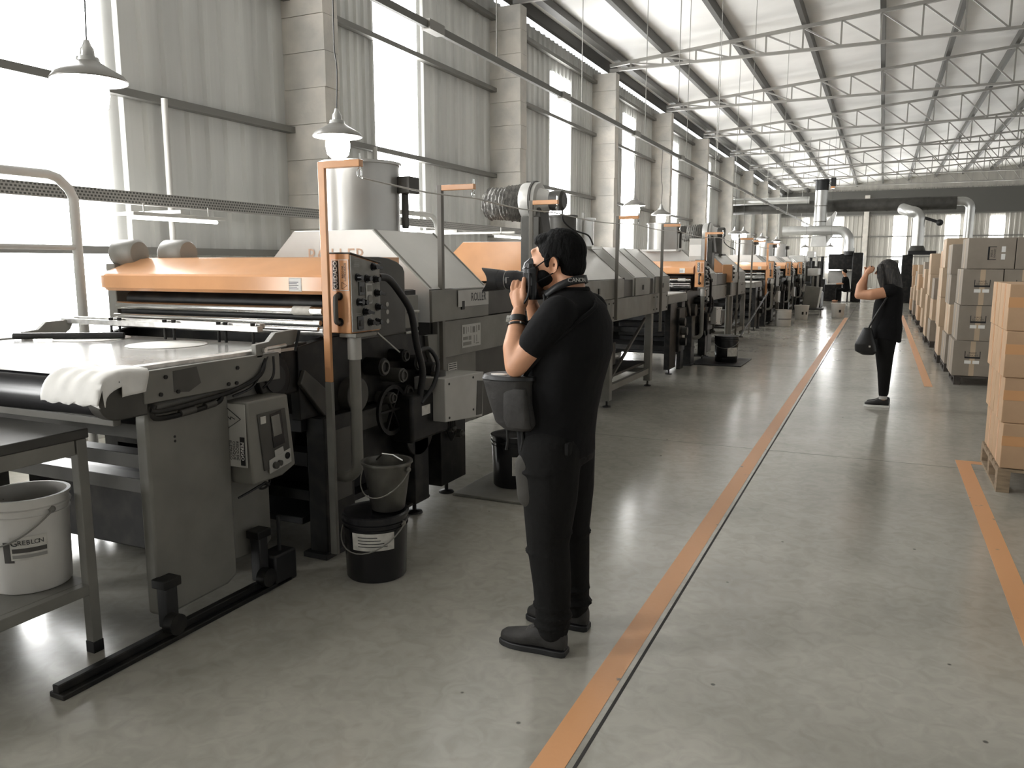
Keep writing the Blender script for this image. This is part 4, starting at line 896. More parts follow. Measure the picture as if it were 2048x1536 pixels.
tag(rebase(MB().box(-2.62, -1.95, 4.66, 5.35, 0, .02).build('floor_mat', PANEL, None, .006), (-2.3, 5.0, 0)), 'thin dark floor mat under the black bucket behind the photographer', 'mat')
B4 = (-2.22, 13.1, .02)
b4 = bucket(B4, .19, .42, BLACKG, 'black bucket on a dark mat beside the second machine', tp=.93, lid=True)
wrap(b4, B4, (.181, .184), .10, .24, R(-75), R(-15), PAPER, 'label', .002)
tag(rebase(MB().box(-2.7, -1.9, 12.6, 13.7, 0, .018).build('floor_mat', BLACK, None, .006), (-2.3, 13.1, 0)), 'black floor mat under the bucket beside the second machine', 'mat')
tag(rebase(MB().cyl((-2.0, 13.0, .44), (-2.12, 17.2, 1.0), .014, n=8).build('long_stick', BLACK), (-2.0, 13.0, .44)), 'long dark stick leaning from the bucket beside the second machine', 'stick')
b5 = bucket((-2.25, 21.6, 0), .20, .42, BUCKW, 'white drum bucket in the distance, left of the white pair', 'white buckets down the aisle', handle=False, tp=.97)
wrap(b5, (-2.25, 21.6, 0), (.197, .198), .16, .2, R(-120), R(0), GRINK, 'band', .003)
b6 = bucket((-2.02, 24.1, 0), .20, .42, BUCKW, 'white bucket with two dark marks, right of the drum bucket', 'white buckets down the aisle', handle=False, tp=.85)
for a in (-75, -40): wrap(b6, (-2.02, 24.1, 0), (.185, .188), .16, .24, R(a - 8), R(a + 8), INK, 'mark', .003)
b7 = bucket((-1.12, 25.6, 0), .20, .42, BUCKW, 'pale bucket standing at the far end of the orange line', 'white buckets down the aisle', handle=False, tp=.82)
wrap(b7, (-1.12, 25.6, 0), (.182, .188), .16, .24, R(-80), R(-60), INK, 'mark', .003)
b8 = bucket((-3.3, 3.95, .212), .15, .30, BLACKG, 'dark bucket standing in the tray under the first coater', tp=.93)
t = thing('leaning_board', (-1.95, 27, 0), 'dark tilted board with a bright white edge beside the far machines', 'board')
MB().prism([(-2.25, .20), (-1.80, .20), (-1.72, .86), (-2.18, .90)], 'y', 26.9, 27.0).build('board', PANEL, t, .01)
MB().prism([(-1.81, .19), (-1.76, .19), (-1.67, .86), (-1.72, .86)], 'y', 26.88, 27.02).build('white_edge', WHITE, t)
MB().box(-2.25, -1.6, 26.7, 27.2, .15, .20).build('base', BLACK, t, .02)
for x in (-2.2, -1.7): MB().cyl((x, 26.8, .06), (x + .05, 26.8, .06), .06, n=12).cyl((x + .02, 26.8, .08), (x + .02, 26.8, .16), .02, n=8).build('castor', CREAM, t)

# ================================================================ PEOPLE
def shoe(cx, y, toe, heel, m, sole, par, name='shoe', w=.098, h=.105):
    s = MB(); L = heel - toe; z0 = .022
    # rings along x, cross-sections in yz: (frac, half width, height)
    prof = [(0, .18, .30), (.06, .34, .42), (.2, .47, .50), (.38, .49, .62), (.52, .44, .88), (.66, .40, 1.0), (.85, .40, 1.0), (.96, .36, .92), (1.0, .24, .72)]
    n = 14; vs = []
    for f, hw, hh in prof:
        for k in range(n):
            a = 2 * PI * k / n; vs.append((toe + L * f, y + w * hw * math.cos(a), z0 + h * hh * (.5 + .5 * math.sin(a)) if math.sin(a) > -.3 else z0 + h * hh * .2 * (1 + math.sin(a))))
    m_ = len(prof); fs = [(i * n + k, i * n + (k + 1) % n, (i + 1) * n + (k + 1) % n, (i + 1) * n + k) for i in range(m_ - 1) for k in range(n)] + [tuple(range(n)), tuple(range((m_ - 1) * n, m_ * n))]
    s.add(vs, fs); o = s.build(name, m, par, ang=60)
    pl = [(f, hw) for f, hw, _ in prof]; poly = [(toe - .006 + (L + .012) * f, y + w * (hw + .03)) for f, hw in pl] + [(toe - .006 + (L + .012) * f, y - w * (hw + .03)) for f, hw in reversed(pl)]
    MB().prism(poly, 'z', 0, .026).build('sole', sole, o, .004)
    lc = MB()
    for f in (.42, .48, .54): lc.tube(smooth_path([(toe + L * f, y - w * .26, z0 + h * (.60 + (f - .42) * 1.6)), (toe + L * f + .004, y, z0 + h * (.70 + (f - .42) * 1.9)), (toe + L * f, y + w * .26, z0 + h * (.60 + (f - .42) * 1.6))], 3), .004, 6)
    lc.build('laces', PANELD, o)['kind'] = 'stuff'
    return o
def finger(mb, pts, r=.0085): mb.limb(pts, [r * 1.05] + [r * .97] * (len(pts) - 2) + [r * .82], 8)
def hand(mb, wrist, palm, dirf, spread, curl, thumb, side=1, k=1.0):
    """palm from wrist to knuckles, four unequal curled fingers, thumb off the side of the palm"""
    W = Vector(wrist); P = Vector(palm); d = (P - W).normalized(); sp = Vector(spread).normalized(); cu = Vector(curl).normalized()
    mb.limb([W, W + d * .03 * k, P], [.026 * k, .030 * k, .030 * k], 12)
    for q in (-1, -.35, .35, 1): mb.limb([W + d * .02 * k + sp * q * .016 * k, P + sp * q * .028 * k], [.017 * k, .0145 * k], 10)
    for q, L in ((-1, .062), (-.34, .078), (.34, .084), (1, .074)):
        b = P + sp * q * .028 * k; L = L * k; f = Vector(dirf).normalized()
        p1 = b + f * L * .42; f2 = (f + cu * .75).normalized(); p2 = p1 + f2 * L * .33; f3 = (f + cu * 1.8).normalized(); p3 = p2 + f3 * L * .27
        finger(mb, [b, p1, p2, p3], .0088 * k)
    t = [Vector(x) for x in thumb]; mb.limb(t, [.014 * k, .0125 * k, .011 * k, .0095 * k][:len(t)], 8)

# ---- photographer
MX, MY = -1.16, 2.98
man = thing('person', (MX, MY, 0), 'man in black t-shirt and dark trousers standing and photographing with a face mask on', 'person')
b = MB()
# head facing the machines (-x)
H = Vector((-1.180, 2.975, 1.612))
b.sphere((H.x + .012, H.y, H.z + .025), (.098, .078, .098), 22, 14)
b.sphere((H.x - .035, H.y, H.z - .01), (.072, .066, .085), 20, 12)
b.sphere((H.x - .045, H.y, H.z - .075), (.055, .05, .045), 18, 10)       # jaw and chin
b.sphere((H.x - .075, H.y, H.z - .095), .024, 12, 8)
b.limb([(H.x - .098, H.y, H.z + .015), (H.x - .122, H.y, H.z - .03)], [.010, .015], 10)   # nose
b.sphere((H.x - .088, H.y, H.z + .035), (.02, .055, .016), 14, 8)            # brow
b.sphere((H.x - .10, H.y, H.z - .06), (.012, .026, .010), 12, 8)             # mouth
for sgn in (-1, 1):
    b.sphere((H.x - .082, H.y + sgn * .031, H.z + .008), .014, 10, 8)
    b.sphere((H.x - .055, H.y + sgn * .05, H.z - .03), (.03, .018, .03), 10, 8)
b.limb([(-1.135, MY, 1.60), (-1.125, MY, 1.52), (-1.125, MY, 1.44)], [.056, .058, .072], 18)
b.sphere((-1.165, MY, 1.48), (.05, .05, .05), 12, 8)
b.loft([(-1.17, MY, .80, .11, .16), (-1.17, MY, .90, .125, .17), (-1.165, MY, 1.02, .135, .165), (-1.14, MY, 1.15, .135, .175), (-1.115, MY, 1.28, .13, .19), (-1.11, MY, 1.38, .115, .19), (-1.115, MY, 1.45, .085, .14), (-1.12, MY, 1.49, .06, .07)])
# legs
b.limb([(-1.17, 2.885, .88), (-1.165, 2.87, .50), (-1.145, 2.875, .10)], [.095, .06, .042], 14)
b.limb([(-1.17, 3.075, .88), (-1.15, 3.09, .50), (-1.14, 3.12, .10)], [.095, .06, .042], 14)
# left arm (near side)
SL = (-1.105, 2.80, 1.405); EL = (-1.262, 2.755, 1.205); WL = (-1.290, 2.845, 1.410)
b.limb([SL, (-1.185, 2.775, 1.30), EL], [.058, .052, .043], 14); b.limb([EL, (-1.282, 2.785, 1.275), WL], [.043, .046, .028], 14)
# right arm (far side)
SR = (-1.105, 3.16, 1.405); ER = (-1.30, 3.22, 1.25); WR = (-1.335, 3.075, 1.435)
b.limb([SR, (-1.20, 3.20, 1.31), ER], [.058, .052, .043], 14); b.limb([ER, (-1.335, 3.15, 1.34), WR], [.043, .043, .027], 14)
skin_mesh(b, 'body', SKIN, man, .0075, 5)
# ears
for sgn in (-1, 1):
    e = MB().lathe([(.006, 0), (.018, .002), (.026, .008), (.024, .014), (.016, .008), (.006, .006)], (0, 0, 0), 20)
    e.v = [(H.x + .018 + x * .72, H.y + sgn * (.074 + z), H.z - .018 + y * 1.25) for x, y, z in e.v]; e.sphere((H.x + .012, H.y + sgn * .076, H.z - .044), (.009, .006, .010), 8, 6); e.build('ear', SKIN, man, ang=70)
# hands
h = MB()
hand(h, (-1.292, 2.86, 1.425), (-1.305, 2.885, 1.475), (-.25, .35, .75), (-1, -.15, .1), (.15, 1, .35), [(-1.283, 2.862, 1.435), (-1.276, 2.860, 1.470), (-1.282, 2.872, 1.510), (-1.284, 2.885, 1.540)])
skin_mesh(h, 'left_hand', SKIN, man, .0042, 2)
h = MB()
hand(h, (-1.335, 3.07, 1.445), (-1.315, 3.045, 1.495), (-.1, -.15, 1), (-.2, .9, 0), (-1, -.4, .1), [(-1.325, 3.06, 1.455), (-1.29, 3.04, 1.48), (-1.262, 3.02, 1.51), (-1.25, 3.01, 1.54)])
skin_mesh(h, 'right_hand', SKIN, man, .0045, 2)
# shirt
b = MB()
b.loft([(-1.175, MY, .825, .148, .190), (-1.178, MY, .90, .150, .190), (-1.178, MY, 1.0, .160, .188), (-1.155, MY, 1.12, .160, .198), (-1.118, MY, 1.25, .157, .215), (-1.112, MY + .01, 1.36, .142, .222), (-1.11, MY, 1.435, .115, .185), (-1.115, MY, 1.475, .085, .115), (-1.12, MY, 1.50, .068, .075)], 32, 2.3)
b.limb([SL, (-1.155, 2.782, 1.345), (-1.188, 2.772, 1.300)], [.078, .071, .064], 16)
b.limb([SR, (-1.19, 3.20, 1.33), (-1.235, 3.21, 1.29)], [.078, .074, .07], 16)
skin_mesh(b, 't_shirt', TEE, man, .010, 4)
MB().lathe([(.072, -.01), (.078, 0), (.072, .012)], (-1.122, MY, 1.497), 28).build('collar', TEE, man)
# trousers
b = MB()
b.loft([(-1.175, MY, .80, .140, .185), (-1.172, MY, .90, .142, .180), (-1.172, MY, .96, .14, .175)], 28)
b.limb([(-1.168, 2.885, .86), (-1.163, 2.875, .66), (-1.168, 2.87, .47), (-1.150, 2.872, .30), (-1.145, 2.875, .11)], [.128, .112, .088, .080, .068], 20)
b.limb([(-1.165, 3.075, .86), (-1.15, 3.085, .66), (-1.15, 3.09, .47), (-1.145, 3.10, .30), (-1.14, 3.12, .11)], [.118, .098, .080, .074, .064], 20)
for (x, y, z, r) in ((-1.15, 2.87, .125, .083), (-1.14, 2.875, .165, .084), (-1.14, 3.115, .13, .082), (-1.15, 2.872, .21, .083), (-1.172, 2.87, .44, .094), (-1.160, 2.87, .52, .096), (-1.18, 2.88, .78, .134), (-1.15, 3.09, .46, .090), (-1.145, 3.10, .20, .080)): b.sphere((x, y, z), (r, r * .97, .013), 16, 8)
skin_mesh(b, 'trousers', TROU, man, .010, 2)
pk = MB().limb([(-1.235, 2.835, .80), (-1.225, 2.83, .68)], [.062, .06], 14); pk.v = [(x, y, z) for x, y, z in pk.v]; skin_mesh(pk, 'thigh_pocket', TROUF, man, .01, 4)
MB().box(-1.075, -1.055, 2.80, 2.86, .86, .91).build('back_pocket_flap', TROU, man, .005)
shoe(0, 2.868, -1.375, -1.085, BAGM, BLACK, man); shoe(0, 3.125, -1.365, -1.08, BAGM, BLACK, man)
# hair: short cap
b = MB()
b.sphere((H.x + .020, H.y, H.z + .034), (.102, .083, .094), 26, 16)
b.sphere((H.x + .062, H.y, H.z - .012), (.058, .068, .072), 20, 12)
b.sphere((H.x - .032, H.y, H.z + .078), (.066, .062, .034), 20, 12)
rnd = random.Random(5)
for i in range(90):
    a = rnd.uniform(0, 2 * PI); e = rnd.uniform(.55, 1.45)
    b.sphere((H.x + .006 + .088 * math.cos(a) * math.cos(e), H.y + .070 * math.sin(a) * math.cos(e), H.z + .030 + .090 * math.sin(e)), rnd.uniform(.007, .012), 8, 6)
skin_mesh(b, 'hair', HAIRM, man, .005, 2)
for sgn in (-1, 1): MB().sphere((H.x - .012, H.y + sgn * .076, H.z + .002), (.014, .006, .03), 10, 8).build('sideburn', HAIRM, man)
# face mask with ear loops
b = MB(); b.sphere((H.x - .068, H.y, H.z - .058), (.068, .066, .062), 22, 14); b.limb([(H.x - .10, H.y, H.z + .0), (H.x - .132, H.y, H.z - .035), (H.x - .10, H.y, H.z - .10)], [.014, .018, .022], 12)
b.sphere((H.x - .045, H.y, H.z - .06), (.05, .074, .05), 20, 12)
mk = skin_mesh(b, 'face_mask', TEE, man, .006, 4)
for sgn in (-1, 1):
    yy = H.y + sgn * .082
    MB().tube(smooth_path([(H.x - .06, H.y + sgn * .072, H.z - .025), (H.x - .01, yy, H.z + .004), (H.x + .022, yy, H.z + .015), (H.x + .040, yy + sgn * .004, H.z - .01), (H.x + .02, yy, H.z - .045), (H.x - .055, H.y + sgn * .075, H.z - .085)], 5), .0025, 6).build('ear_loop', TEE, mk)
# watch and bead bracelet on the near wrist
d = (Vector(WL) - Vector(EL)).normalized(); wc = Vector(EL) + (Vector(WL) - Vector(EL)) * .86; u, v = basis(d)
def band(c, r, hgt, rad, mm, name, par): return MB().tube([c + (u * math.cos(a) + v * math.sin(a)) * r for a in [2 * PI * i / 24 for i in range(25)]], rad, 8).build(name, mm, par)
wb = MB().cyl(wc - d * .012, wc + d * .012, .0365, .0345, 28).build('watch_band', BAGK, man)
MB().cyl(wc + Vector((-.034, -.006, 0)), wc + Vector((-.046, -.010, .002)), .018, .017, 20).build('watch_case', CHROME, wb)
band(wc - d * .024, .037, 0, .005, BAGK, 'bead_bracelet', man)
for i in range(0, 16, 3):
    a = 2 * PI * i / 16; MB().sphere(wc - d * .024 + (u * math.cos(a) + v * math.sin(a)) * .040, .0045, 8, 6).build('bead', CREAM, man.children[-1])
# neck strap with lettering
sp = MB(); pts = smooth_path([(-1.20, MY - .095, 1.475), (-1.145, MY - .098, 1.51), (-1.085, MY - .07, 1.535), (-1.058, MY, 1.54), (-1.085, MY + .07, 1.535), (-1.145, MY + .098, 1.51), (-1.20, MY + .095, 1.475)], 6)
vs = []; 
for p in pts:
    o_ = (p - Vector((-1.13, MY, p.z))).normalized(); vs += [tuple(p + Vector((0, 0, .016)) - o_ * .004), tuple(p - Vector((0, 0, .016)) + o_ * .004)]
sp.add(vs, [(2 * i, 2 * i + 2, 2 * i + 3, 2 * i + 1) for i in range(len(pts) - 1)])
# ---- camera held to the eye
cm = thing('photo_camera', (-1.31, 2.955, 1.53), 'black camera with long lens and hood held up by the man', 'camera')
CX, CY, CZ = -1.31, 2.955, 1.533
bd = MB().loft([(CX + .045, CY, CZ - .075, .036, .070), (CX + .045, CY, CZ + .045, .036, .070), (CX + .045, CY, CZ + .055, .030, .062)], 28, 4).build('body', BLACKG, cm)
MB().loft([(CX + .04, CY, CZ + .045, .050, .034), (CX + .045, CY, CZ + .070, .046, .030), (CX + .05, CY, CZ + .088, .030, .020)], 24, 3).build('prism_hump', BLACKG, cm)
MB().cyl((CX + .08, CY, CZ + .045), (CX + .105, CY, CZ + .045), .022, n=20).build('eyepiece', BLACK, cm)
MB().loft([(CX + .02, CY + .058, CZ - .075, .03, .022), (CX + .02, CY + .058, CZ + .04, .03, .022)], 20, 3).build('grip', BLACK, cm)
MB().cyl((CX + .045, CY - .05, CZ + .05), (CX + .045, CY - .05, CZ + .066), .018, n=20).build('mode_dial', BLACKG, cm)
MB().box(CX + .025, CX + .06, CY - .0705, CY - .069, CZ - .02, CZ + .03).build('port_cover', BLACK, cm, .003)
lens = MB().lathe([(.034, .012), (.036, 0), (.036, -.03), (.039, -.034), (.039, -.075), (.036, -.078), (.037, -.09), (.041, -.10), (.041, -.125), (.030, -.125), (.028, -.11), (.001, -.108)], (CX, CY, CZ), 32, 'x').build('lens', BLACKG, cm)
MB().lathe([(.0365, -.08), (.0378, -.08), (.0378, -.083), (.0365, -.083)], (CX, CY, CZ), 32, 'x', closed=True).build('lens_ring', PANEL, lens)
MB().box(CX - .07, CX - .066, CY - .040, CY - .038, CZ - .012, CZ + .012).box(CX - .066, CX - .056, CY - .040, CY - .038, CZ + .01, CZ + .012).build('lens_marks', PANEL, lens)['kind'] = 'stuff'
MB().cyl((CX - .109, CY, CZ), (CX - .112, CY, CZ), .029, n=28).build('front_glass', GLASS, lens)
hd_ = MB(); n = 48; vs = []
for k_ in range(n):
    a = 2 * PI * k_ / n; c4 = math.cos(2 * a); ln = .048 + .022 * c4 if True else 0
    for rr_, xx in ((.042, -.115), (.050, -.125 - ln), (.047, -.125 - ln), (.039, -.115)): vs.append((CX + xx, CY + rr_ * math.sin(a), CZ + rr_ * math.cos(a)))
hd_.add(vs, [(4 * k_ + j, 4 * ((k_ + 1) % n) + j, 4 * ((k_ + 1) % n) + (j + 1) % 4, 4 * k_ + (j + 1) % 4) for k_ in range(n) for j in range(4)]); hd_.build('lens_hood', BLACK, cm)
sso = sp.build('neck_strap', BLACK, cm); q = sso.modifiers.new('t', 'SOLIDIFY'); q.thickness = .003
MB().tube(smooth_path([(CX + .05, CY - .075, CZ + .03), (CX + .055, CY - .10, CZ - .06), (CX + .0, CY - .09, CZ - .135), (CX + .06, CY - .105, CZ - .16), (CX + .12, CY - .10, CZ - .10), (-1.20, MY - .095, 1.478)], 6), .005, 8).build('strap_loop', BLACK, cm)
MB().tube(smooth_path([(CX + .03, CY - .07, CZ - .12), (CX + .03, CY - .10, CZ - .20), (CX + .055, CY - .11, CZ - .245), (CX + .075, CY - .11, CZ - .20), (CX + .06, CY - .10, CZ - .16)], 6), .006, 8).build('strap_loop', BLACK, cm)
MB().tube(smooth_path([(CX + .05, CY + .075, CZ + .03), (-1.25, MY + .10, 1.45), (-1.20, MY + .095, 1.475)], 5), .005, 8).build('strap_loop', BLACK, cm)
for i, ch in enumerate('CANON'):
    a = R(-62 + 11.5 * i); rr_ = .077
    text(ch, .024, (-1.13 + rr_ * math.cos(a) * .98, MY + rr_ * 1.28 * math.sin(a), 1.533 + .003), (R(78), 0, a + PI / 2), CREAM, cm, ext=.0006)
# ---- sling bag hanging at his front hip
bag = thing('sling_bag', (-1.30, 2.80, .94), 'dark grey canvas camera bag hanging at the hip of the man', 'bag')
b = MB().loft([(-1.270, 2.825, .945, .062, .055), (-1.280, 2.82, .975, .092, .065), (-1.30, 2.81, 1.06, .095, .07), (-1.31, 2.805, 1.135, .105, .075), (-1.305, 2.805, 1.16, .11, .078)], 28, 2.6)
skin_mesh(b, 'bag_body', BAGM, bag, .008, 3)
MB().loft([(-1.305, 2.805, 1.15, .118, .084), (-1.30, 2.805, 1.168, .112, .078)], 28, 2.6).build('bag_lid', BAGK, bag, .003)
MB().loft([(-1.342, 2.775, 1.168, .035, .020), (-1.342, 2.775, 1.1705, .035, .020)], 24, 2).build('bright_tag', WHITE, bag)
MB().loft([(-1.25, 2.760, .965, .05, .016), (-1.255, 2.752, 1.0, .055, .022), (-1.26, 2.748, 1.10, .05, .020), (-1.26, 2.75, 1.12, .045, .014)], 20, 3).build('front_pocket', BAGM, bag)
for x in (-1.32, -1.255): MB().tube([(x, 2.80, .95), (x + .004, 2.80, .90), (x - .004, 2.802, .86)], .006, 6).build('lash_strap', BAGK, bag)
MB().tube(smooth_path([(-1.24, 2.79, 1.16), (-1.19, 2.765, 1.22), (-1.05, 2.78, 1.36), (-.99, 2.88, 1.43), (-1.03, 3.0, 1.46)], 6), .009, 8).build('shoulder_strap', TEE, bag)

# ---- woman further down the aisle, back and side to us, left arm raised
WX, WY = .085, 9.76
wom = thing('person', (WX, WY, 0), 'woman in sleeveless black top with long hair, arm raised, in the aisle', 'person')
b = MB()
HW = Vector((.045, WY, 1.520))
b.sphere((HW.x + .01, HW.y, HW.z + .02), (.090, .075, .095), 20, 12); b.sphere((HW.x - .035, HW.y, HW.z - .02), (.06, .06, .08), 18, 10); b.sphere((HW.x - .05, HW.y, HW.z - .075), (.04, .038, .035), 14, 8)
b.limb([(HW.x - .088, HW.y, HW.z + .01), (HW.x - .108, HW.y, HW.z - .03)], [.009, .012], 10); b.sphere((HW.x - .088, HW.y, HW.z - .055), (.010, .022, .009), 10, 6)
for sgn in (-1, 1): b.sphere((HW.x - .076, HW.y + sgn * .028, HW.z + .005), .012, 10, 6); b.sphere((HW.x + .01, HW.y + sgn * .074, HW.z - .01), (.014, .01, .026), 10, 8)
b.limb([(.07, WY, 1.46), (.085, WY, 1.36)], [.05, .06], 16)
b.loft([(.09, WY, .76, .12, .16), (.09, WY, .88, .13, .17), (.08, WY, 1.0, .115, .14), (.085, WY, 1.15, .115, .15), (.10, WY, 1.27, .105, .165), (.10, WY, 1.34, .08, .14), (.09, WY, 1.38, .05, .06)])
b.limb([(.085, WY - .085, .85), (.09, WY - .075, .47), (.105, WY - .07, .10)], [.09, .055, .038], 14); b.limb([(.085, WY + .085, .85), (.095, WY + .075, .47), (.11, WY + .06, .10)], [.09, .055, .038], 14)
b.limb([(.05, WY - .175, 1.29), (-.09, WY - .215, 1.262), (-.215, WY - .205, 1.255)], [.060, .062, .046], 14); b.limb([(-.215, WY - .205, 1.255), (-.205, WY - .19, 1.36), (-.155, WY - .15, 1.48)], [.046, .043, .027], 14)
b.limb([(.06, WY + .175, 1.29), (-.08, WY + .215, 1.25), (-.17, WY + .20, 1.24)], [.056, .052, .042], 14); b.limb([(-.17, WY + .20, 1.24), (-.18, WY + .14, 1.36), (-.16, WY + .09, 1.47)], [.042, .038, .026], 14)
skin_mesh(b, 'body', SKIN, wom, .009, 4)
h = MB(); hand(h, (-.150, WY - .145, 1.49), (-.120, WY - .115, 1.530), (.3, .5, .8), (-.8, .3, .2), (.3, .8, -.3), [(-.145, WY - .14, 1.50), (-.105, WY - .12, 1.505), (-.085, WY - .10, 1.525), (-.08, WY - .085, 1.54)], k=.92); skin_mesh(h, 'left_hand', SKIN, wom, .0045, 2)
h = MB(); hand(h, (-.160, WY + .085, 1.475), (-.145, WY + .06, 1.515), (-.1, -.5, .8), (-.8, .2, .2), (-.2, -.8, -.3), [(-.155, WY + .08, 1.485), (-.125, WY + .06, 1.50), (-.11, WY + .045, 1.52), (-.105, WY + .03, 1.535)], k=.92); skin_mesh(h, 'right_hand', SKIN, wom, .0045, 2)
b = MB(); b.loft([(.085, WY, .775, .158, .20), (.088, WY, .90, .160, .20), (.082, WY, 1.0, .150, .18), (.088, WY, 1.15, .148, .185), (.105, WY, 1.26, .135, .20), (.11, WY, 1.33, .11, .19), (.10, WY, 1.375, .07, .10)], 28)
b.v = [(x, y, z - (.05 * max(0, (x - .1) / .15) if z < .8 else 0)) for x, y, z in b.v]
b.limb([(.085, WY - .16, 1.31), (.07, WY - .175, 1.30)], [.074, .07], 14); b.limb([(.085, WY + .16, 1.31), (.07, WY + .175, 1.30)], [.072, .068], 14); skin_mesh(b, 'sleeveless_top', TEE, wom, .011, 4)
b = MB(); b.loft([(.09, WY, .80, .14, .185), (.09, WY, .95, .13, .17)], 24); b.limb([(.085, WY - .08, .80), (.085, WY - .075, .60), (.095, WY - .07, .40), (.10, WY - .07, .145)], [.118, .095, .072, .048], 16); b.limb([(.085, WY + .085, .80), (.085, WY + .075, .60), (.10, WY + .07, .40), (.11, WY + .06, .145)], [.118, .095, .072, .048], 16); skin_mesh(b, 'leggings', TROU, wom, .010, 3)
shoe(0, WY - .07, -.085, .165, BAGK, WHITE, wom, 'sneaker', .088, .085); shoe(0, WY + .06, -.065, .175, BAGK, WHITE, wom, 'sneaker', .088, .085)
MB().cyl((.10, WY - .07, .095), (.10, WY - .07, .15), .044, n=18).build('sock', CREAM, wom)
b = MB(); b.sphere((HW.x + .015, HW.y, HW.z + .03), (.105, .092, .10), 24, 14)
b.loft([(.165, WY, 1.19, .035, .07), (.160, WY, 1.26, .06, .11), (.13, WY, 1.36, .085, .12), (.10, WY, 1.45, .10, .115), (.075, WY, 1.54, .10, .10), (.07, WY, 1.60, .07, .07)], 24)
b.limb([(-.015, WY - .065, 1.56), (-.005, WY - .085, 1.46), (.03, WY - .10, 1.32)], [.04, .045, .03], 12); b.limb([(.02, WY + .08, 1.54), (.035, WY + .095, 1.42), (.06, WY + .10, 1.32)], [.035, .035, .022], 12)
skin_mesh(b, 'long_hair', HAIRB, wom, .009, 2)
ph = thing('phone', (-.10, WY - .03, 1.52), 'small dark phone held up by the woman', 'phone')
MB().box(-.112, -.103, WY - .10, WY + .05, 1.50, 1.575).build('case', BLACKG, ph, .003); MB().box(-.1028, -.1022, WY - .095, WY + .045, 1.505, 1.57).build('screen', GLASS, ph)
hb = thing('shoulder_bag', (-.10, WY - .22, .62), 'black leather shoulder bag at the hip of the woman', 'bag')
b = MB().loft([(-.085, WY - .20, .60, .06, .05), (-.105, WY - .21, .64, .115, .065), (-.115, WY - .215, .72, .11, .07), (-.11, WY - .21, .82, .07, .06), (-.105, WY - .2, .90, .045, .045)], 24, 2.4); skin_mesh(b, 'bag_body', BAGK, hb, .009, 3)
MB().tube(smooth_path([(-.10, WY - .20, .88), (-.04, WY - .215, 1.02), (.06, WY - .20, 1.22), (.11, WY - .15, 1.36), (.14, WY - .08, 1.37)], 6), .010, 8).build('bag_strap', BAGK, hb)
MB().box(-.08, -.06, WY - .285, WY - .28, .69, .71).build('buckle', CHROME, hb)
# ---- worker sitting at the machines far away
wk = thing('person', (-1.36, 36, 0), 'distant worker in dark clothes sitting at the far machines', 'person')
b = MB(); b.sphere((-1.42, 36, 1.24), (.09, .085, .115), 16, 10); b.limb([(-1.40, 36, 1.15), (-1.36, 36, 1.05)], [.05, .06], 10); b.sphere((-1.50, 36, 1.22), .015, 8, 6)
b.limb([(-1.36, 35.8, 1.0), (-1.45, 35.76, .78), (-1.68, 35.85, .76)], [.055, .048, .035], 10); b.limb([(-1.36, 36.2, 1.0), (-1.45, 36.24, .78), (-1.68, 36.15, .76)], [.055, .048, .035], 10)
b.loft([(-1.28, 36, .48, .14, .17), (-1.32, 36, .7, .12, .16), (-1.36, 36, .95, .12, .19), (-1.37, 36, 1.05, .08, .12)])
b.limb([(-1.3, 35.9, .52), (-1.65, 35.88, .52), (-1.66, 35.88, .08)], [.085, .065, .045], 10); b.limb([(-1.3, 36.1, .52), (-1.65, 36.12, .52), (-1.66, 36.12, .08)], [.085, .065, .045], 10); b.sphere((-1.72, 35.88, .045), (.13, .05, .045), 10, 6).sphere((-1.72, 36.12, .045), (.13, .05, .045), 10, 6)
skin_mesh(b, 'body', SKIN, wk, .018, 2)
b = MB(); b.loft([(-1.28, 36, .46, .16, .19), (-1.32, 36, .7, .14, .18), (-1.36, 36, .95, .14, .21), (-1.37, 36, 1.06, .09, .13)]); b.limb([(-1.36, 35.8, 1.0), (-1.43, 35.76, .83)], [.07, .062], 10); b.limb([(-1.36, 36.2, 1.0), (-1.43, 36.24, .83)], [.07, .062], 10); skin_mesh(b, 'overalls', TEE, wk, .02, 2)
b = MB(); b.limb([(-1.3, 35.9, .52), (-1.65, 35.88, .52), (-1.66, 35.88, .12)], [.1, .08, .06], 10); b.limb([(-1.3, 36.1, .52), (-1.65, 36.12, .52), (-1.66, 36.12, .12)], [.1, .08, .06], 10); skin_mesh(b, 'trousers', TROU, wk, .02, 2)
b = MB(); b.sphere((-1.40, 36, 1.275), (.10, .095, .10), 14, 8); skin_mesh(b, 'hair', HAIRM, wk, .02, 1)
tag(rebase(MB().cyl((-1.25, 36, .42), (-1.25, 36, .45), .17, n=20).cyl((-1.25, 36, .02), (-1.25, 36, .42), .03, n=10).cyl((-1.25, 36, 0), (-1.25, 36, .02), .2, n=20).build('stool', BLACK), (-1.25, 36, 0)), 'dark stool under the distant worker', 'stool')

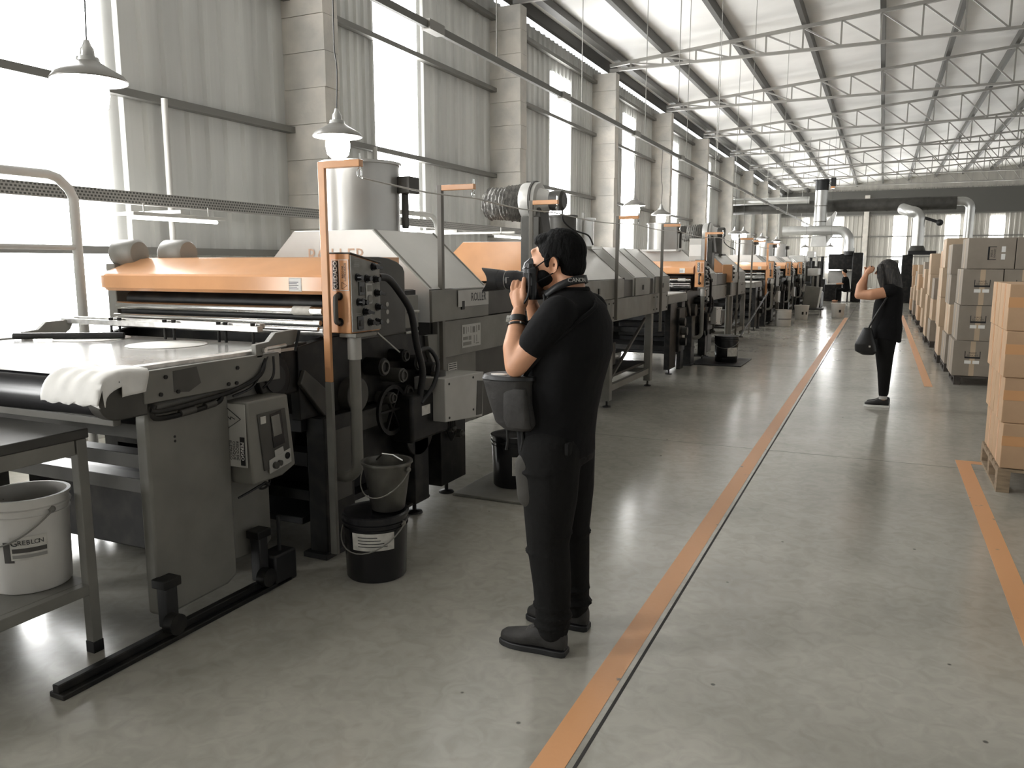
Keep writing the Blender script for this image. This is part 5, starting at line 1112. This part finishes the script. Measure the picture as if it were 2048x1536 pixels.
# ================================================================ PALLETS AND CARTONS
def pallet(x0, x1, y0, y1, label, m=WOOD, h=.12):
    t = thing('pallet', ((x0 + x1) / 2, (y0 + y1) / 2, 0), label, 'pallet', 'pallets along the right side'); n = 6
    for i in range(n):
        a = y0 + (y1 - y0) * i / n; MB().box(x0, x1, a, a + (y1 - y0) / n - .03, h - .02, h).build('deck_board', m, t, smooth=False)
    for x in (x0, (x0 + x1) / 2 - .04, x1 - .08):
        for y in (y0, (y0 + y1) / 2 - .05, y1 - .1): MB().box(x, x + .08, y, y + .1, .02, h - .04).build('block', m, t, smooth=False)
        MB().box(x, x + .08, y0, y1, 0, .02).build('runner', m, t, smooth=False); MB().box(x, x + .08, y0, y1, h - .04, h - .02).build('stringer', m, t, smooth=False)
    return t
def carton(x0, x1, y0, y1, z0, z1, m, label, group, style=0, tilt=0):
    t = thing('carton', ((x0 + x1) / 2, (y0 + y1) / 2, z0), label, 'cardboard box', group)
    MB().box(x0, x1, y0, y1, z0, z1 - .001).build('shell', m, t, .004)
    w_ = x1 - x0; h_ = z1 - z0; F = y0 - .0008
    if style == 1:      # printed fold-over frame with two words, and two white stickers below
        cx = (x0 + x1) / 2 - .0; cz_ = z0 + h_ * .60
        f = MB().box(cx - .085, cx + .085, F - .0008, F, cz_ - .045, cz_ - .022).box(cx - .09, cx - .082, F - .0008, F, cz_ - .045, cz_ + .05).box(cx + .082, cx + .09, F - .0008, F, cz_ - .045, cz_ + .05)
        f.build('printed_frame', INK, t, smooth=False)['kind'] = 'stuff'
        text('HAUS', .034, (cx, F - .0006, cz_ + .028), RF, INK, t, ext=.0003); text('CONCEPT', .028, (cx, F - .0006, cz_ - .004), RF, INK, t, ext=.0003)
        for dx in (-.050, .045): MB().box(cx + dx - .038, cx + dx + .038, F - .0012, F, cz_ - .115, cz_ - .072).build('sticker', WHITE, t, smooth=False)
        MB().box(cx - .03, cx + .03, F - .0004, F, z0 + .002, z1 - .004).build('tape', CARDL if m is not CARDL else TAPE, t, smooth=False)
    if style == 2:      # box lying on its side: frame and stickers turned
        cx = x0 + w_ * .52; cz_ = (z0 + z1) / 2
        MB().box(cx - .05, cx - .03, F - .0008, F, cz_ - .085, cz_ + .085).box(cx - .05, cx + .045, F - .0008, F, cz_ + .078, cz_ + .085).box(cx - .05, cx + .045, F - .0008, F, cz_ - .085, cz_ - .078).build('printed_frame', INK, t, smooth=False)['kind'] = 'stuff'
        text('HAUS', .034, (cx - .005, F - .0006, cz_), RFV, INK, t, ext=.0003); text('CONCEPT', .026, (cx + .028, F - .0006, cz_), RFV, INK, t, ext=.0003)
        for dz in (-.045, .05): MB().box(cx + .10, cx + .145, F - .0012, F, cz_ + dz - .036, cz_ + dz + .036).build('sticker', WHITE, t, smooth=False)
    if style == 3:      # taped carton
        MB().box(x0 - .001, x1, F - .0004, F + .001, z0 + h_ * .50, z0 + h_ * .72).build('tape', TAPE, t, smooth=False)
        MB().lathe([(.001, 0), (.05, 0)], ((x0 + x1) / 2 - .02, F - .0006, z0 + h_ * .6), 20, 'y').build('round_print', CARD, t)
    if style == 4:      # seam on the side facing the aisle
        pass
    MB().box(x0 - .0008, x0, (y0 + y1) / 2 - .03, (y0 + y1) / 2 + .03, z0 + .003, z1 - .003).build('side_tape', CARDL if m is CARD else TAPE, t, smooth=False)
    return t
names = ['bottom', 'second', 'third', 'top']
# near stack (orange cartons)
pallet(.83, 1.93, 6.36, 7.36, 'worn pallet under the nearest stack of orange cartons', WOOD, .17)
for i in range(4):
    z0 = .175 + .322 * i; dx = (.0, -.015, -.03, -.035)[i] ; 
    for j in range(2):
        for k in range(2):
            carton(.84 + dx + j * .50, 1.33 + dx + j * .50, 6.37 + k * .46 + .01 * (i % 2), 6.82 + k * .46, z0, z0 + .32, CARDO,
                   'orange-brown taped carton in the nearest stack, %s row, %s %s' % (names[i], ('front', 'back')[k], ('column beside the aisle', 'column away from the aisle')[j]), 'orange taped cartons of the nearest stack', 3 if k == 0 else 0)
# big grey-brown stack B
pallet(.96, 2.35, 11.95, 12.82, 'dark pallet under the stack of big printed cartons', WOODD)
for i in range(3):
    z0 = .125 + .468 * i
    for j in range(3):
        x0 = .955 - (.03 if i == 0 else (0 if i == 1 else -.01)) + j * .465
        carton(x0, x0 + .455, 11.95 + .01 * ((i + j) % 2), 12.80, z0, z0 + .466, CARD, 'big printed carton with two white stickers, %s row, %s from the aisle' % (names[i], ('first', 'second', 'third')[j]), 'big printed cartons in the middle stack', 1)
for j, (xa, xb, stl) in enumerate(((1.0, 1.53, 2), (1.54, 1.97, 1), (1.98, 2.4, 1))):
    carton(xa, xb, 11.96, 12.78, 1.531, 1.93, CARD, ('printed carton lying on its side in the top row of the middle stack', 'second printed carton from the aisle in the top row of the middle stack', 'third printed carton from the aisle in the top row of the middle stack')[j], 'big printed cartons in the middle stack', stl)
# further pallets
y = 13.35; k = 0; rnd = random.Random(11)
ordn = ['first', 'second', 'third', 'fourth', 'fifth', 'sixth', 'seventh', 'eighth', 'ninth', 'tenth', 'eleventh', 'twelfth', 'thirteenth']
while y < 29.5:
    x0 = (.93, .90, .97, .92, .88, .95, .90, .96, .9, .93, .9, .94, .9)[k]; dep = .85; wd = 1.1
    pallet(x0, x0 + wd, y, y + dep, '%s pallet beyond the middle stack of cartons' % ordn[k], WOODD, .12)
    hts = (.44, .47, .34, .40, .42, .36, .45, .38, .40, .36, .42, .38, .36); hh = hts[k]; n = (4, 4, 5, 3, 4, 4, 3, 4, 3, 4, 3, 3, 4)[k]
    mm = (CARD, CARDL, CARDO, CARD, CARDL, CARDO, CARDL, CARD, CARDO, CARDL, CARD, CARDL, CARDO)[k]
    for i in range(n):
        for j in range(2):
            dx = rnd.uniform(-.02, .02)
            carton(x0 + j * wd / 2 + dx, x0 + (j + 1) * wd / 2 - .01 + dx, y + .01, y + dep - .01 - (.1 if i == n - 1 else 0), .122 + hh * i, .12 + hh * (i + 1), mm if i != 1 else CARDL,
                   'carton on %s pallet beyond middle stack, %s level, %s' % (ordn[k], ('bottom', 'second', 'third', 'fourth', 'fifth')[i], ('aisle side', 'wall side')[j]), 'cartons on the far pallets', 2 if (i == n - 1 and k < 3) else 0)
    y += dep + (.45 if k % 3 else .3); k += 1
bagm = MB(); bagm.loft([(.90, 14.2, .0, .02, .02), (.90, 14.2, .01, .02, .02)], 8) if False else None

# ================================================================ FAR END: ducts and dark machines
t = thing('exhaust_stack', (-2.48, 36, 2.7), 'tall shiny vertical duct rising to the roof at the far end', 'duct')
MB().cyl((-2.48, 36, 2.75), (-2.48, 36, 4.6), .255, n=32).build('stack_pipe', GALV, t)
MB().cyl((-2.48, 36, 4.6), (-2.48, 36, 5.0), .27, n=32).build('black_collar', BLACK, t)
for z in (3.3, 3.95): MB().lathe([(.256, 0), (.27, 0), (.27, .04), (.256, .04)], (-2.48, 36, z), 32, closed=True).build('ring', PANEL, t)
MB().cyl((-2.48, 36, 5.0), (-2.48, 36, 5.03), .36, n=32).build('rain_cap', BLACK, t)
for dx in (-.2, .2): MB().cyl((-2.48 + dx, 36, 5.03), (-2.48 + dx, 36, roofz(-2.5)), .01, n=6).build('hanger', TRUSS, t)
MB().prism([(-2.75, 2.75), (-2.2, 2.75), (-2.15, 2.3), (-2.8, 2.3)], 'y', 35.75, 36.25).build('transition_box', GALV, t, .01)
MB().prism([(-2.0, 3.1), (-1.95, 2.75), (-2.2, 2.4), (-2.25, 3.3), (-1.9, 3.75), (-1.85, 3.7)], 'y', 35.9, 36.1).build('side_branch', GALV, t)
MB().box(-2.14, -1.95, 35.9, 36.2, 4.75, 5.1).build('motor', BLACK, t, .02); MB().box(-2.14, -1.98, 35.88, 36.0, 4.66, 4.75).build('motor_base', ORG, t, .01)
t = thing('header_duct', (-1.5, 37, 4), 'large dark horizontal duct crossing the far end of the hall with a drop at right', 'duct')
MB().tube([(-6.2, 37, 4.02), (2.55, 37, 4.02)], .27, 24).build('main_pipe', PANELD, t)
MB().tube([(-6.3, 36.7, 4.28), (-3.0, 36.7, 4.28)], .15, 16).build('upper_pipe', GALV, t)
for x in (-5, -3.5, -1.5, 0, 1.5): MB().lathe([(.27, 0), (.285, 0), (.285, .05), (.27, .05)], (x, 37, 4.02), 28, 'x', closed=True).build('ring', PANELD, t)
MB().tube([(2.5, 37, 4.08)] + arc((2.75, 37, 3.78), .30, PI / 2, 0, 'xz', 6) + [(3.05, 37, 3.0), (2.98, 37, 0)], .17, 18).build('drop_pipe', GALV, t)
t = thing('elbow_duct', (1.22, 36, 2.2), 'pale elbowed duct with a drop onto the dark cabinet at the far end', 'duct')
MB().tube([(1.22, 36, 2.3), (1.22, 36, 3.3)] + arc((.92, 36, 3.35), .30, 0, PI / 2, 'xz', 6) + [(.6, 36.5, 3.8)], .22, 22).build('pipe', GALV, t)
MB().lathe([(.32, 0), (.23, .2)], (1.22, 36, 2.1), 24).build('cone', PANELD, t); MB().sphere((1.95, 36, 3.2), .13, 14, 8).cyl((1.4, 36, 3.4), (1.95, 36, 3.2), .06, n=10).build('damper', BLACK, t)
t = thing('dark_cabinet', (1.2, 36.5, 0), 'tall dark machine cabinet at the far end beside the cartons', 'cabinet')
MB().box(.72, 1.1, 36.2, 37.2, .0, 1.95).build('body', GRIME, t, .02); MB().box(.9, 1.9, 35.8, 37.0, 1.95, 2.1).build('top', BLACK, t, .01); MB().box(1.1, 1.7, 36.3, 37.0, 0, 1.5).build('door', PANELD, t, .01)
MB().box(-.05 + .35, .60, 36.4, 36.9, 0, 1.75).build('side_panel', PANEL, t, .01)
t = thing('curved_duct', (-1.9, 35, 2.6), 'shiny curved duct bending down to the far machine', 'duct')
MB().tube([(-3.9, 35.5, 2.95), (-1.75, 35.5, 2.95)] + arc((-1.75, 35.5, 2.5), .45, PI / 2, 0, 'xz', 8) + [(-1.30, 35.5, 2.1)], .19, 22).build('pipe', GALV, t)
t = thing('press_machine', (-1.6, 36.5, 0), 'dark upright machine where the distant worker sits', 'machine')
MB().box(-1.15, -.75, 36.3, 37.3, 0, 2.05).build('column', GRIME, t, .03); MB().box(-2.1, -1.1, 36.6, 37.3, 1.35, 2.0).build('head', GRIME, t, .03)
MB().box(-2.1, -1.15, 37.0, 37.3, .75, 1.3).build('pale_back', CREAM, t, .01); MB().box(-2.2, -1.5, 36.4, 37.0, 0, .72).build('bench', GRIME, t, .02); MB().cyl((-1.3, 36.5, 1.95), (-1.3, 36.5, 2.25), .2, n=16).build('motor', BLACK, t)
for i, (x0, x1, y0, y1, h, l) in enumerate([(-3.6, -2.3, 33.6, 35, 1.5, 'dark block machine under the tall vertical duct'), (-3.2, -2.2, 36.8, 38, 1.7, 'dark block machine behind the tall vertical duct'), (-2.3, -1.95, 30.8, 32.2, 1.0, 'low dark machine before the far worker')]):
    t = thing('rotary_press', ((x0 + x1) / 2, (y0 + y1) / 2, 0), l, 'machine', 'dark machines at the far end')
    MB().box(x0, x1, y0, y1, 0, h * .55).build('base', GRIME, t, .03); 
    for q in range(4): MB().cyl((x0 + (x1 - x0) * (.15 + .23 * q), y0 + .1, h * .5), (x0 + (x1 - x0) * (.15 + .23 * q), y0 + .1, h + .2), .06, n=12).build('pillar', (PANEL, GRIME, CREAM, GRIME)[q], t)
    MB().box(x0 + .1, x1 - .1, y0 + .15, y1 - .1, h * .6, h).build('head', PANELD, t, .03); MB().box(x0 + .2, x1 - .5, y0, y1, h + .15, h + .42).build('hood', CREAM, t, .02)
